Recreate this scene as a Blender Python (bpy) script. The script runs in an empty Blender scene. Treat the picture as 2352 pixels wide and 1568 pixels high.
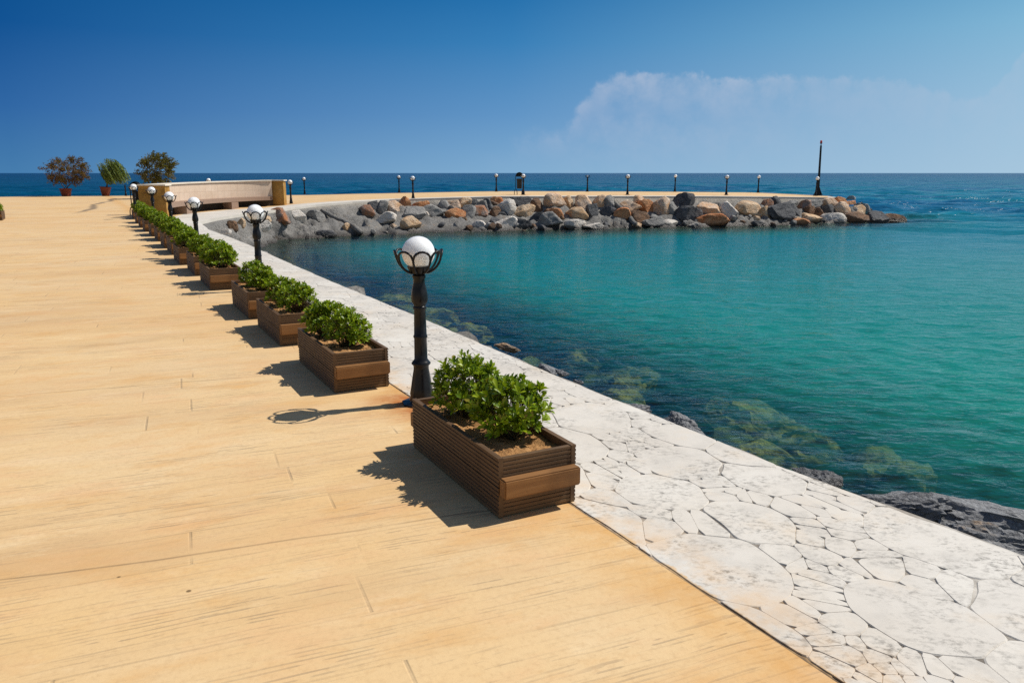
import bpy, bmesh, math, random
import numpy as np
from mathutils import Vector, Matrix, noise
from mathutils.bvhtree import BVHTree
from mathutils.geometry import tessellate_polygon

S = bpy.context.scene
C = S.collection
R = math.radians
PI = math.pi
# ---------------------------------------------------------------- survey of the place
EYE = 1.65
FOC = 1800.0
PITCH = math.atan((784 - 397) / FOC)
WL = -1.2                                  # water level
SUN = Vector((0.592, 0.221, 0.775)).normalized()


def ray(px, py):
    a = (px - 1176) / FOC
    b = (784 - py) / FOC
    return Vector((a, math.cos(PITCH) + b * math.sin(PITCH), -math.sin(PITCH) + b * math.cos(PITCH)))


def at(px, py, z=0.0):
    d = ray(px, py)
    t = (z - EYE) / d.z
    return Vector((0, 0, EYE)) + d * t


def lerp_list(x, pts):
    return float(np.interp(x, [p[0] for p in pts], [p[1] for p in pts]))


ZP = [(458, 0), (612, .05), (664, .08), (723, .14), (811, .2), (950, .26), (1148, .37), (1292, .36), (1441, .34),
      (1668, .3), (1875, .2), (1933, .17)]
zp = lambda px: lerp_list(px, ZP)

# ---------------------------------------------------------------- helpers


def tag(o, label=None, cat=None, group=None, kind=None):
    if label: o['label'] = label
    if cat: o['category'] = cat
    if group: o['group'] = group
    if kind: o['kind'] = kind
    return o


def empty(name, loc, rz=0.0):
    o = bpy.data.objects.new(name, None)
    o.empty_display_size = 0.2
    C.objects.link(o)
    o.location = loc
    o.rotation_euler = (0, 0, rz)
    return o


def link_mesh(name, me, mat=None, parent=None):
    o = bpy.data.objects.new(name, me)
    C.objects.link(o)
    if mat is not None and not me.materials: me.materials.append(mat)
    if parent: o.parent = parent
    return o


class MB:
    def __init__(self):
        self.v = []
        self.f = []

    def add(self, vs, fs):
        n = len(self.v)
        self.v += [tuple(v) for v in vs]
        self.f += [tuple(i + n for i in f) for f in fs]

    def box(self, a, b):
        x0, y0, z0 = a
        x1, y1, z1 = b
        self.add([(x0, y0, z0), (x1, y0, z0), (x1, y1, z0), (x0, y1, z0), (x0, y0, z1), (x1, y0, z1), (x1, y1, z1), (x0, y1, z1)],
                 [(0, 3, 2, 1), (4, 5, 6, 7), (0, 1, 5, 4), (1, 2, 6, 5), (2, 3, 7, 6), (3, 0, 4, 7)])

    def lathe(self, prof, n=24, lobe=None, cap=True, cx=0, cy=0):
        vs = []
        for (r, z) in prof:
            for k in range(n):
                t = 2 * PI * k / n
                rr = r * (lobe(t, z) if lobe else 1)
                vs.append((cx + rr * math.cos(t), cy + rr * math.sin(t), z))
        fs = []
        for i in range(len(prof) - 1):
            for k in range(n):
                k2 = (k + 1) % n
                fs.append((i * n + k, i * n + k2, (i + 1) * n + k2, (i + 1) * n + k))
        if cap:
            fs.append(tuple(range(n - 1, -1, -1)))
            fs.append(tuple((len(prof) - 1) * n + k for k in range(n)))
        self.add(vs, fs)

    def tube(self, pts, rad, n=6, closed=False, taper=None):
        pts = [Vector(p) for p in pts]
        m = len(pts)
        vs = []
        for i, p in enumerate(pts):
            a = pts[(i - 1) % m] if (closed or i > 0) else p
            b = pts[(i + 1) % m] if (closed or i < m - 1) else p
            t = (b - a)
            if t.length < 1e-9: t = Vector((0, 0, 1))
            t.normalize()
            u = t.cross(Vector((0.13, 0.21, 0.97)))
            if u.length < 1e-3: u = t.cross(Vector((1, 0, 0)))
            u.normalize()
            w = t.cross(u)
            r = rad if taper is None else rad + (taper - rad) * i / max(1, m - 1)
            for k in range(n):
                q = 2 * PI * k / n
                vs.append(p + u * (r * math.cos(q)) + w * (r * math.sin(q)))
        fs = []
        for i in range(m if closed else m - 1):
            i2 = (i + 1) % m
            for k in range(n):
                k2 = (k + 1) % n
                fs.append((i * n + k, i * n + k2, i2 * n + k2, i2 * n + k))
        if not closed:
            fs.append(tuple(range(n - 1, -1, -1)))
            fs.append(tuple((m - 1) * n + k for k in range(n)))
        self.add(vs, fs)

    def extrude_poly(self, poly, y0, y1):
        """poly in the XZ plane, pushed along Y"""
        n = len(poly)
        vs = [(x, y0, z) for x, z in poly] + [(x, y1, z) for x, z in poly]
        fs = [(i, (i + 1) % n, n + (i + 1) % n, n + i) for i in range(n)]
        for tri in tessellate_polygon([[Vector((x, z, 0)) for x, z in poly]]):
            fs.append((tri[0], tri[1], tri[2]))
            fs.append((n + tri[2], n + tri[1], n + tri[0]))
        self.add(vs, fs)

    def mesh(self, name, mat=None, smooth=False, angle=None):
        me = bpy.data.meshes.new(name)
        me.from_pydata(self.v, [], self.f)
        me.update()
        bm = bmesh.new()
        bm.from_mesh(me)
        bmesh.ops.recalc_face_normals(bm, faces=bm.faces)
        bm.to_mesh(me)
        bm.free()
        if smooth:
            me.shade_smooth() if hasattr(me, 'shade_smooth') else None
            if angle is not None:
                me.set_sharp_from_angle(angle=R(angle))
        if mat: me.materials.append(mat)
        return me

    def build(self, name, mat=None, parent=None, smooth=False, angle=None):
        return link_mesh(name, self.mesh(name, mat, smooth, angle), None, parent)


def copy_tree(o, parent=None):
    c = o.copy()
    C.objects.link(c)
    if parent: c.parent = parent
    for ch in list(o.children):
        copy_tree(ch, c)
    return c


# ---------------------------------------------------------------- material helpers
class NT:
    def __init__(self, name, world=False):
        if world:
            self.m = bpy.data.worlds.new(name)
        else:
            self.m = bpy.data.materials.new(name)
        self.m.use_nodes = True
        self.t = self.m.node_tree
        self.t.nodes.clear()

    def n(self, typ, ins=None, **props):
        nd = self.t.nodes.new(typ)
        for k, v in props.items():
            setattr(nd, k, v)
        for k, v in (ins or {}).items():
            s = nd.inputs[k]
            if hasattr(v, 'is_output') or isinstance(v, bpy.types.NodeSocket):
                self.t.links.new(v, s)
            else:
                s.default_value = v
        return nd

    def math(self, op, a, b=0.0, c=0.0, clamp=False):
        nd = self.n('ShaderNodeMath', {0: a, 1: b, 2: c}, operation=op, use_clamp=clamp)
        return nd.outputs[0]

    def vmath(self, op, a, b=(0, 0, 0)):
        nd = self.n('ShaderNodeVectorMath', {0: a, 1: b}, operation=op)
        return nd.outputs['Value'] if op in ('DOT_PRODUCT', 'LENGTH', 'DISTANCE') else nd.outputs[0]

    def mapr(self, v, a, b, c=0.0, d=1.0, smooth=False):
        nd = self.n('ShaderNodeMapRange', {0: v, 1: a, 2: b, 3: c, 4: d}, clamp=True,
                    interpolation_type='SMOOTHSTEP' if smooth else 'LINEAR')
        return nd.outputs[0]

    def mix(self, f, a, b, blend='MIX'):
        nd = self.n('ShaderNodeMix', data_type='RGBA', blend_type=blend, clamp_factor=True)
        for i, v in ((0, f), (6, a), (7, b)):
            s = nd.inputs[i]
            if isinstance(v, bpy.types.NodeSocket):
                self.t.links.new(v, s)
            else:
                s.default_value = (v[0], v[1], v[2], 1) if i else v
        return nd.outputs[2]

    def noise(self, vec, scale, detail=3.0, rough=0.55, dist=0.0, dim='3D', color=False):
        nd = self.n('ShaderNodeTexNoise', {'Scale': scale, 'Detail': detail, 'Roughness': rough, 'Distortion': dist},
                    noise_dimensions=dim)
        if vec is not None: self.t.links.new(vec, nd.inputs['Vector'])
        return nd.outputs['Color' if color else 'Fac']

    def mapping(self, vec, scale=(1, 1, 1), rot=(0, 0, 0), loc=(0, 0, 0)):
        nd = self.n('ShaderNodeMapping', {'Scale': scale, 'Rotation': rot, 'Location': loc})
        self.t.links.new(vec, nd.inputs['Vector'])
        return nd.outputs[0]

    def ramp(self, f, stops, interp='LINEAR'):
        nd = self.n('ShaderNodeValToRGB')
        nd.color_ramp.interpolation = interp
        e = nd.color_ramp.elements
        while len(e) < len(stops): e.new(0.5)
        for el, (p, c) in zip(e, stops):
            el.position = p
            el.color = (c, c, c, 1) if not hasattr(c, '__len__') else (c[0], c[1], c[2], 1)
        self.t.links.new(f, nd.inputs[0])
        return nd.outputs[0]

    def coord(self, which='Object'):
        return self.n('ShaderNodeTexCoord').outputs[which]

    def pos(self):
        return self.n('ShaderNodeNewGeometry').outputs['Position']

    def sep(self, v):
        nd = self.n('ShaderNodeSeparateXYZ')
        self.t.links.new(v, nd.inputs[0])
        return nd.outputs

    def comb(self, x, y, z=0.0):
        return self.n('ShaderNodeCombineXYZ', {0: x, 1: y, 2: z}).outputs[0]

    def bump(self, h, strength=0.5, dist=0.01, normal=None):
        ins = {'Height': h, 'Strength': strength, 'Distance': dist}
        if normal is not None: ins['Normal'] = normal
        return self.n('ShaderNodeBump', ins).outputs[0]

    def out(self, bsdf):
        o = self.n('ShaderNodeOutputMaterial')
        self.t.links.new(bsdf, o.inputs['Surface'])
        return self.m

    def principled(self, col, rough=0.7, spec=0.4, normal=None, metal=0.0, **kw):
        nd = self.n('ShaderNodeBsdfPrincipled')

        def put(k, v):
            s = nd.inputs[k]
            if isinstance(v, bpy.types.NodeSocket):
                self.t.links.new(v, s)
            elif hasattr(v, '__len__') and len(v) == 3:
                s.default_value = (*v, 1) if s.type == 'RGBA' else v
            else:
                s.default_value = v
        put('Base Color', col)
        put('Roughness', rough)
        put('Specular IOR Level', spec)
        put('Metallic', metal)
        if normal is not None: put('Normal', normal)
        for k, v in kw.items(): put(k, v)
        return nd.outputs[0]


# inner line between ochre paving and white border (world)
IN0 = at(1925, 1568)
IN1 = at(892, 880)
IND = (IN1 - IN0).normalized()
INN = Vector((IND.y, -IND.x, 0))           # towards the water
lamp_rust = []                              # filled before the paving material is made


def mat_paving():
    t = NT('stamped ochre paving')
    p = t.pos()
    m = t.mapping(p, rot=(0, 0, -R(22.5)))
    wob = t.math('MULTIPLY', t.math('SUBTRACT', t.noise(p, 0.35, 1.0), 0.5), 0.10)
    sx = t.sep(m)
    u = sx[0]
    v = t.math('ADD', sx[1], wob)
    PW = 0.34
    vr = t.math('DIVIDE', v, PW)
    row = t.math('FLOOR', vr)
    fv = t.math('FRACT', vr)
    wn = t.n('ShaderNodeTexWhiteNoise', {'W': row}, noise_dimensions='1D').outputs['Value']
    ur = t.math('ADD', t.math('DIVIDE', u, 2.3), t.math('MULTIPLY', wn, 7.3))
    col = t.math('FLOOR', ur)
    fu = t.math('FRACT', ur)
    pid = t.n('ShaderNodeTexWhiteNoise', {0: t.comb(row, col)}, noise_dimensions='2D')
    pr = pid.outputs['Value']
    # grain along the plank
    off = t.math('MULTIPLY', pr, 37.0)
    gv = t.comb(t.math('ADD', t.math('MULTIPLY', u, 1.9), off), t.math('MULTIPLY', v, 80.0), off)
    wav = t.noise(t.comb(t.math('MULTIPLY', u, 1.6), t.math('MULTIPLY', v, 5.0), off), 1.0, 2.0)
    gv2 = t.vmath('ADD', gv, t.comb(0.0, t.math('MULTIPLY', wav, 3.0), 0.0))
    g = t.noise(gv2, 1.0, 3.0, 0.6)
    fine = t.noise(t.comb(t.math('MULTIPLY', u, 4.0), t.math('MULTIPLY', v, 120.0), off), 1.0, 2.0, 0.6)
    mask = t.mapr(t.noise(t.mapping(m, scale=(0.7, 1.6, 1)), 1.0, 4.0, 0.65), 0.40, 0.62)
    mask2 = t.mapr(t.noise(t.mapping(m, scale=(2.2, 5, 1), loc=(4, 2, 0)), 1.0, 2.0, 0.6), 0.40, 0.62)
    def comb(pitch, seed, uf, thr, wd):
        vv = t.math('ADD', t.math('DIVIDE', v, pitch), t.math('ADD', t.math('MULTIPLY', t.math('SUBTRACT', wav, 0.5), 2.2), t.math('MULTIPLY', pr, 5.0)))
        ci = t.math('FLOOR', vv)
        cf = t.math('ABSOLUTE', t.math('SUBTRACT', t.math('FRACT', vv), 0.5))
        st = t.noise(t.comb(t.math('MULTIPLY', u, uf), t.math('MULTIPLY', ci, 3.17), t.math('ADD', off, seed)), 1.0, 3.0, 0.65)
        on = t.mapr(st, thr, thr + 0.06)
        wid = t.math('MULTIPLY', on, wd)
        return t.math('MULTIPLY', on, t.mapr(t.math('SUBTRACT', cf, wid), -0.05, 0.05, 1, 0))
    st1 = comb(0.024, 0.0, 2.6, 0.50, 0.16)
    st2 = comb(0.041, 9.0, 1.5, 0.54, 0.13)
    patch = t.math('ADD', t.math('MULTIPLY', mask, 0.75), 0.16)
    patch = t.math('MULTIPLY', patch, t.math('ADD', t.math('MULTIPLY', mask2, 0.7), 0.3))
    lines = t.math('MULTIPLY', t.math('MAXIMUM', st1, st2), patch)
    lines = t.math('MAXIMUM', lines, t.math('MULTIPLY', t.mapr(g, 0.60, 0.68), t.math('MULTIPLY', mask, 0.35)))
    # seams
    dv = t.math('MINIMUM', fv, t.math('SUBTRACT', 1.0, fv))
    seam = t.mapr(dv, 0.008, 0.022, 1, 0)
    seam = t.math('MULTIPLY', seam, t.mapr(t.noise(p, 1.1, 3), 0.45, 0.65, 0.05, 0.7))
    du = t.math('MINIMUM', fu, t.math('SUBTRACT', 1.0, fu))
    joint = t.mapr(du, 0.0016, 0.0042, 1, 0)
    joint = t.math('MULTIPLY', joint, t.mapr(t.noise(p, 2.1, 2), 0.42, 0.6, 0.0, 0.85))
    # colours
    big = t.noise(p, 0.55, 5.0, 0.6)
    c = t.mix(t.mapr(big, 0.32, 0.7), (0.74, 0.497, 0.232), (0.735, 0.545, 0.315))
    blot = t.noise(t.mapping(m, scale=(1, 2, 1), loc=(7, 1, 0)), 1.4, 6.0, 0.65)
    c = t.mix(t.mapr(blot, 0.52, 0.68, 0, 0.55), c, (0.66, 0.35, 0.11))
    pale = t.noise(t.mapping(m, scale=(0.6, 2.5, 1), loc=(1, 9, 0)), 1.0, 5.0, 0.6)
    c = t.mix(t.mapr(pale, 0.55, 0.75, 0, 0.5), c, (0.80, 0.61, 0.38))
    grey = t.noise(t.mapping(m, scale=(0.35, 1.1, 1), loc=(3, 3, 0)), 1.0, 5.0, 0.65)
    c = t.mix(t.mapr(grey, 0.52, 0.72, 0, 0.45), c, (0.45, 0.31, 0.18))
    lg = t.noise(t.mapping(m, scale=(0.10, 0.45, 1), loc=(5, 1, 0)), 1.0, 6.0, 0.68)
    c = t.mix(t.mapr(lg, 0.50, 0.72, 0, 0.50), c, (0.56, 0.30, 0.115))
    sal = t.noise(t.mapping(m, scale=(1.4, 3.2, 1), loc=(11, 5, 0)), 1.0, 7.0, 0.72)
    c = t.mix(t.mapr(sal, 0.50, 0.66, 0, 0.42), c, (0.72, 0.42, 0.21))
    sal2 = t.noise(t.mapping(m, scale=(2.0, 4.2, 1), loc=(1, 15, 0)), 1.0, 7.0, 0.72)
    c = t.mix(t.mapr(sal2, 0.56, 0.68, 0, 0.40), c, (0.85, 0.66, 0.40))
    fg = t.noise(p, 34, 5, 0.7)
    c = t.mix(t.mapr(fg, 0.48, 0.7, 0, 0.42), c, (0.52, 0.34, 0.17))
    c = t.mix(t.mapr(pr, 0, 1, 0.0, 0.26), c, (0.60, 0.36, 0.155))
    c = t.mix(t.math('MULTIPLY', lines, 0.62), c, (0.22, 0.165, 0.115))
    c = t.mix(t.math('MULTIPLY', seam, 0.42), c, (0.24, 0.17, 0.10))
    c = t.mix(t.math('MULTIPLY', joint, 0.42), c, (0.24, 0.18, 0.12))
    # warm dirty band along the border
    d = t.math('ABSOLUTE', t.vmath('DOT_PRODUCT', t.vmath('SUBTRACT', p, tuple(IN0)), tuple(INN)))
    edge = t.math('MULTIPLY', t.mapr(d, 0.0, 0.38, 1, 0), t.mapr(t.noise(p, 3.0, 5, 0.65), 0.35, 0.65))
    c = t.mix(t.math('MULTIPLY', edge, 0.7), c, (0.62, 0.29, 0.05))
    # spots of gum and dirt
    sp = t.n('ShaderNodeTexVoronoi', {'Vector': p, 'Scale': 2.6}, feature='F1').outputs['Distance']
    spot = t.math('MULTIPLY', t.mapr(sp, 0.022, 0.034, 1, 0), t.mapr(t.noise(p, 0.9, 2), 0.52, 0.58))
    c = t.mix(t.math('MULTIPLY', spot, 0.8), c, (0.10, 0.055, 0.02))
    # expansion joints across the paving (long dark lines)
    jn = t.math('ADD', t.vmath('DOT_PRODUCT', p, (-0.323, 0.946, 0)), t.math('MULTIPLY', t.noise(p, 0.8, 2), 0.12))
    for k in (6.70, 3.55, 11.4, 17.5, 23.3):
        w = t.mapr(t.math('ABSOLUTE', t.math('SUBTRACT', jn, k)), 0.002, 0.007 + k * 0.0012, 1, 0)
        c = t.mix(t.math('MULTIPLY', w, t.mapr(t.noise(p, 1.3, 4, 0.6), 0.35, 0.6, 0.2, 0.62)), c, (0.16, 0.10, 0.055))
    # damp drain mark on the far side
    a, b = at(318, 499), at(455, 455)
    a, b = at(320 - 0, 492), at(262, 459)
    a, b = at(185, 490), at(262, 458)
    ab = (b - a)
    L = ab.length
    ab.normalize()
    rel = t.vmath('SUBTRACT', p, tuple(a))
    al = t.vmath('DOT_PRODUCT', rel, tuple(ab))
    pe = t.math('ABSOLUTE', t.math('ADD', t.vmath('DOT_PRODUCT', rel, (ab.y, -ab.x, 0)), t.math('MULTIPLY', t.math('SUBTRACT', t.noise(p, 0.25, 3), 0.5), 1.6)))
    mark = t.math('MULTIPLY', t.mapr(pe, 0.03, 0.26, 1, 0, True), t.math('MULTIPLY', t.mapr(al, -1, 1.5), t.mapr(al, L - 0.5, L + 1, 1, 0)))
    c = t.mix(t.math('MULTIPLY', mark, 0.72), c, (0.13, 0.10, 0.075))
    # rust under the lamp feet
    for q in lamp_rust:
        w = t.math('MULTIPLY', t.mapr(t.vmath('DISTANCE', p, tuple(q)), 0.12, 0.55, 1, 0, True), t.mapr(t.noise(p, 4.0, 4, 0.6), 0.35, 0.6))
        c = t.mix(w, c, (0.42, 0.12, 0.02))
    h = t.math('SUBTRACT', t.math('MULTIPLY', t.noise(p, 60, 3), 0.25), t.math('ADD', lines, t.math('ADD', seam, joint)))
    nrm = t.bump(h, 0.5, 0.006)
    return t.out(t.principled(c, 0.72, 0.25, nrm))


def mat_border(grout):
    t = NT('grey grooves between stones' if grout else 'white stamped stone')
    p = t.pos()
    rnd = t.n('ShaderNodeNewGeometry').outputs['Random Per Island']
    c = t.mix(t.mapr(t.noise(p, 1.2, 5, 0.6), 0.35, 0.68), (0.72, 0.68, 0.61), (0.645, 0.585, 0.50))
    c = t.mix(t.mapr(rnd, 0, 1, 0, 0.45), c, (0.58, 0.535, 0.475))
    speck = t.noise(t.mapping(p, rot=(0, 0, R(25)), scale=(1, 1.5, 1)), 24, 7, 0.78)
    sm = t.noise(p, 3.1, 4, 0.6)
    c = t.mix(t.math('MULTIPLY', t.mapr(speck, 0.48, 0.63), t.mapr(sm, 0.42, 0.62, 0, 0.95)), c, (0.22, 0.205, 0.18))
    c = t.mix(t.mapr(t.noise(p, 4, 7, 0.72), 0.50, 0.70, 0, 0.48), c, (0.45, 0.42, 0.375))
    c = t.mix(t.mapr(t.noise(p, 2.1, 5, 0.65), 0.55, 0.7, 0, 0.4), c, (0.70, 0.56, 0.40))
    if grout:
        fade = t.math('MULTIPLY', t.mapr(t.noise(p, 1.15, 5, 0.7), 0.33, 0.54, 0.18, 1.0), t.mapr(t.sep(p)[1], 4.0, 10.0, 1.0, 0.40))
        c = t.mix(t.math('MULTIPLY', fade, 0.95), c, t.mix(t.noise(p, 9, 3), (0.10, 0.085, 0.07), (0.23, 0.195, 0.155)))
    d = t.vmath('DOT_PRODUCT', t.vmath('SUBTRACT', p, tuple(IN0)), tuple(INN))
    rust = t.math('MULTIPLY', t.mapr(d, 0.0, 0.38, 1, 0), t.mapr(t.noise(p, 2.6, 5, 0.65), 0.44, 0.64))
    c = t.mix(t.math('MULTIPLY', rust, 0.62), c, (0.68, 0.38, 0.12))
    over = t.mapr(t.math('ADD', d, t.math('MULTIPLY', t.math('SUBTRACT', t.noise(p, 5, 5, 0.7), 0.5), 0.16)), 0.004, 0.02, 1, 0)
    c = t.mix(t.math('MULTIPLY', over, 0.8), c, (0.66, 0.42, 0.19))
    crack = t.mapr(t.math('ADD', d, t.math('MULTIPLY', t.math('SUBTRACT', t.noise(p, 22, 3), 0.5), 0.03)), 0.004, 0.018, 1, 0)
    c = t.mix(t.math('MULTIPLY', crack, t.mapr(t.noise(p, 2.0, 3), 0.3, 0.55, 0.25, 0.95)), c, (0.13, 0.085, 0.05))
    # far apron is greyer bare cement
    y = t.sep(p)[1]
    far = t.math('MULTIPLY', t.mapr(y, 24, 29), t.mapr(t.noise(p, 0.7, 5, 0.65), 0.3, 0.65, 0.2, 0.8))
    if grout:
        c = t.mix(t.mapr(y, 22, 26), c, (0.74, 0.69, 0.61))
    c = t.mix(far, c, (0.50, 0.45, 0.385))
    h = t.math('ADD', t.math('MULTIPLY', speck, 0.3), t.math('MULTIPLY', t.noise(p, 6, 4), 0.5))
    nrm = t.bump(h, 0.35, 0.010)
    return t.out(t.principled(c, 0.75, 0.25, nrm))


def wetness(t, p, lo=0.04, hi=0.26):
    z = t.sep(p)[2]
    return t.mapr(t.math('ADD', z, t.math('MULTIPLY', t.math('SUBTRACT', t.noise(p, 1.6, 3), 0.5), 0.16)), WL + lo, WL + hi, 1, 0)


def mat_mortar():
    t = NT('grey sprayed mortar')
    p = t.pos()
    n1 = t.noise(p, 0.9, 6, 0.65)
    n2 = t.noise(p, 14, 6, 0.7)
    c = t.mix(t.mapr(n1, 0.3, 0.7), (0.22, 0.212, 0.198), (0.36, 0.34, 0.31))
    c = t.mix(t.mapr(n2, 0.40, 0.66, 0, 0.75), c, (0.10, 0.096, 0.092))
    z = t.sep(p)[2]
    c = t.mix(t.math('MULTIPLY', t.mapr(t.math('ADD', z, t.math('MULTIPLY', t.noise(p, 1.1, 4), 0.5)), 0.12, 0.34), 0.65), c, (0.40, 0.355, 0.29))
    c = t.mix(t.mapr(t.noise(p, 2.6, 5, 0.65), 0.60, 0.72, 0, 0.6), c, (0.33, 0.22, 0.12))
    wt = wetness(t, p)
    c = t.mix(t.math('MULTIPLY', wt, 0.85), c, (0.045, 0.036, 0.028))
    rough = t.mapr(wt, 0, 1, 0.9, 0.35)
    h = t.math('ADD', t.noise(p, 7, 7, 0.72), t.math('MULTIPLY', n2, 0.35))
    return t.out(t.principled(c, rough, 0.3, t.bump(h, 1.0, 0.10)))


def mat_rock(name, a, b, dark, crust=0.35):
    t = NT(name)
    p = t.pos()
    oi = t.n('ShaderNodeObjectInfo').outputs['Random']
    q = t.vmath('ADD', p, t.comb(t.math('MULTIPLY', oi, 31.0), t.math('MULTIPLY', oi, 17.0), oi))
    n1 = t.noise(q, 2.2, 5, 0.62, 0.6)
    n2 = t.noise(q, 6.5, 6, 0.7)
    n3 = t.noise(t.mapping(q, scale=(1, 1, 3.2), rot=(0.5, 0.7, 0.2)), 3.0, 5, 0.7, 0.8)
    c = t.mix(t.mapr(n1, 0.36, 0.64), a, b)
    c = t.mix(t.mapr(n3, 0.54, 0.66, 0, 0.8), c, dark)
    c = t.mix(t.mapr(n2, 0.60, 0.70, 0, 0.5), c, tuple(0.35 * x for x in dark))
    cr = t.mapr(t.noise(q, 1.5, 4, 0.6), 0.56 - 0.0, 0.66, 0, crust)
    c = t.mix(cr, c, (0.20, 0.19, 0.18))
    wt = wetness(t, p)
    c = t.mix(t.math('MULTIPLY', wt, 0.8), c, (0.035, 0.028, 0.02))
    h = t.math('ADD', t.noise(q, 5, 8, 0.72), t.math('MULTIPLY', n3, 0.7))
    return t.out(t.principled(c, t.mapr(wt, 0, 1, 0.82, 0.3), 0.3, t.bump(h, 1.0, 0.13)))


def mat_shore_rock():
    t = NT('dark shore rock with sand')
    p = t.pos()
    g = t.n('ShaderNodeNewGeometry')
    up = t.sep(g.outputs['Normal'])[2]
    n1 = t.noise(p, 2.0, 6, 0.68)
    vein = t.noise(t.mapping(p, scale=(1, 1, 1), rot=(0, 0, R(30))), 5.0, 6, 0.7, 1.2)
    c = t.mix(t.mapr(n1, 0.3, 0.7), (0.20, 0.203, 0.212), (0.42, 0.42, 0.42))
    c = t.mix(t.mapr(vein, 0.55, 0.68, 0, 0.7), c, (0.42, 0.43, 0.45))
    grit = t.n('ShaderNodeTexVoronoi', {'Vector': p, 'Scale': 26.0}, feature='F1').outputs['Distance']
    c = t.mix(t.math('MULTIPLY', t.mapr(grit, 0.2, 0.5), 0.35), c, (0.05, 0.05, 0.05))
    sand = t.math('MULTIPLY', t.mapr(t.noise(p, 1.9, 4, 0.6), 0.52, 0.60), t.mapr(up, 0.65, 0.9))
    z = t.sep(p)[2]
    sand = t.math('MULTIPLY', sand, t.mapr(z, WL + 0.3, WL + 0.5))
    c = t.mix(sand, c, (0.44, 0.27, 0.12))
    wt = wetness(t, p, 0.0, 0.12)
    c = t.mix(t.math('MULTIPLY', wt, 0.8), c, (0.022, 0.017, 0.012))
    zz = t.mapr(z, WL - 0.1, WL - 0.02, 1, 0)
    alg = t.mapr(t.noise(p, 3.2, 5, 0.65), 0.40, 0.62)
    c = t.mix(t.math('MULTIPLY', zz, alg), c, (0.36, 0.30, 0.06))
    h = t.math('ADD', t.noise(p, 6, 8, 0.72), t.math('MULTIPLY', grit, 0.25))
    return t.out(t.principled(c, t.mapr(wt, 0, 1, 0.75, 0.25), 0.35, t.bump(h, 0.9, 0.08)))


def mat_algae_rock():
    t = NT('submerged algae rock')
    p = t.pos()
    c = t.mix(t.mapr(t.noise(p, 3.4, 7, 0.72), 0.42, 0.58), (0.035, 0.026, 0.012), (0.58, 0.41, 0.13))
    c = t.mix(t.mapr(t.noise(p, 7, 5, 0.7), 0.55, 0.66), c, (0.03, 0.025, 0.012))
    return t.out(t.principled(c, 0.8, 0.1, t.bump(t.noise(p, 6, 7, 0.7), 1.0, 0.1)))


def mat_seabed():
    t = NT('dark rocky seabed')
    p = t.pos()
    c = t.mix(t.mapr(t.noise(p, 0.8, 6, 0.7), 0.40, 0.62), (0.012, 0.012, 0.012), (0.16, 0.13, 0.05))
    c = t.mix(t.mapr(t.noise(p, 2.2, 5, 0.7), 0.5, 0.64), c, (0.01, 0.012, 0.016))
    return t.out(t.principled(c, 0.9, 0.1))


def mat_wood(name, a, b, axis):
    t = NT(name)
    o = t.coord('Object')
    rnd = t.n('ShaderNodeObjectInfo').outputs['Random']
    sc = {'Y': (34, 1.6, 34), 'X': (1.6, 34, 34)}[axis]
    q = t.vmath('ADD', t.mapping(o, scale=sc), t.comb(t.math('MULTIPLY', rnd, 50.0), t.math('MULTIPLY', rnd, 23.0), rnd))
    n = t.noise(q, 1.0, 5, 0.65, 0.4)
    n2 = t.noise(t.mapping(o, scale=(3, 3, 3)), 1.5, 4, 0.6)
    c = t.mix(t.mapr(n, 0.3, 0.72), a, b)
    c = t.mix(t.mapr(n2, 0.5, 0.72, 0, 0.5), c, tuple(0.45 * x for x in a))
    c = t.mix(t.math('MULTIPLY', rnd, 0.25), c, tuple(0.6 * x for x in b))
    z = t.sep(o)[2]
    c = t.mix(t.math('MULTIPLY', t.mapr(z, 0.0, 0.05, 0.55, 0), t.mapr(n2, 0.3, 0.6)), c, (0.26, 0.17, 0.08))
    return t.out(t.principled(c, t.mapr(n, 0.3, 0.7, 0.55, 0.75), 0.35, t.bump(n, 0.5, 0.003)))


def mat_soil():
    t = NT('dry sandy soil')
    p = t.pos()
    c = t.mix(t.mapr(t.noise(p, 16, 6, 0.7), 0.35, 0.68), (0.34, 0.165, 0.06), (0.58, 0.33, 0.14))
    c = t.mix(t.mapr(t.noise(p, 60, 3, 0.7), 0.58, 0.7, 0, 0.7), c, (0.16, 0.08, 0.035))
    return t.out(t.principled(c, 0.95, 0.1, t.bump(t.noise(p, 40, 5, 0.7), 0.9, 0.02)))


def mat_leaf(name, cols, rough=0.38, trans=0.25):
    t = NT(name)
    g = t.n('ShaderNodeNewGeometry')
    r = g.outputs['Random Per Island']
    c = t.ramp(r, cols)
    pr = t.principled(c, rough, 0.30)
    tl = t.n('ShaderNodeBsdfTranslucent')
    lc = t.mix(0.5, c, (0.30, 0.38, 0.01))
    t.t.links.new(lc, tl.inputs['Color'])
    mx = t.n('ShaderNodeMixShader', {0: trans, 1: pr, 2: tl.outputs[0]})
    return t.out(mx.outputs[0])


def mat_simple(name, col, rough=0.6, spec=0.4, var=0.25, scale=8.0, bump=0.0):
    t = NT(name)
    p = t.coord('Object')
    n = t.noise(p, scale, 5, 0.65)
    c = t.mix(t.mapr(n, 0.3, 0.7), tuple((1 - var) * x for x in col), tuple(min(1, (1 + var) * x) for x in col))
    nr = t.bump(n, bump, 0.01) if bump else None
    return t.out(t.principled(c, rough, spec, nr))


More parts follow.
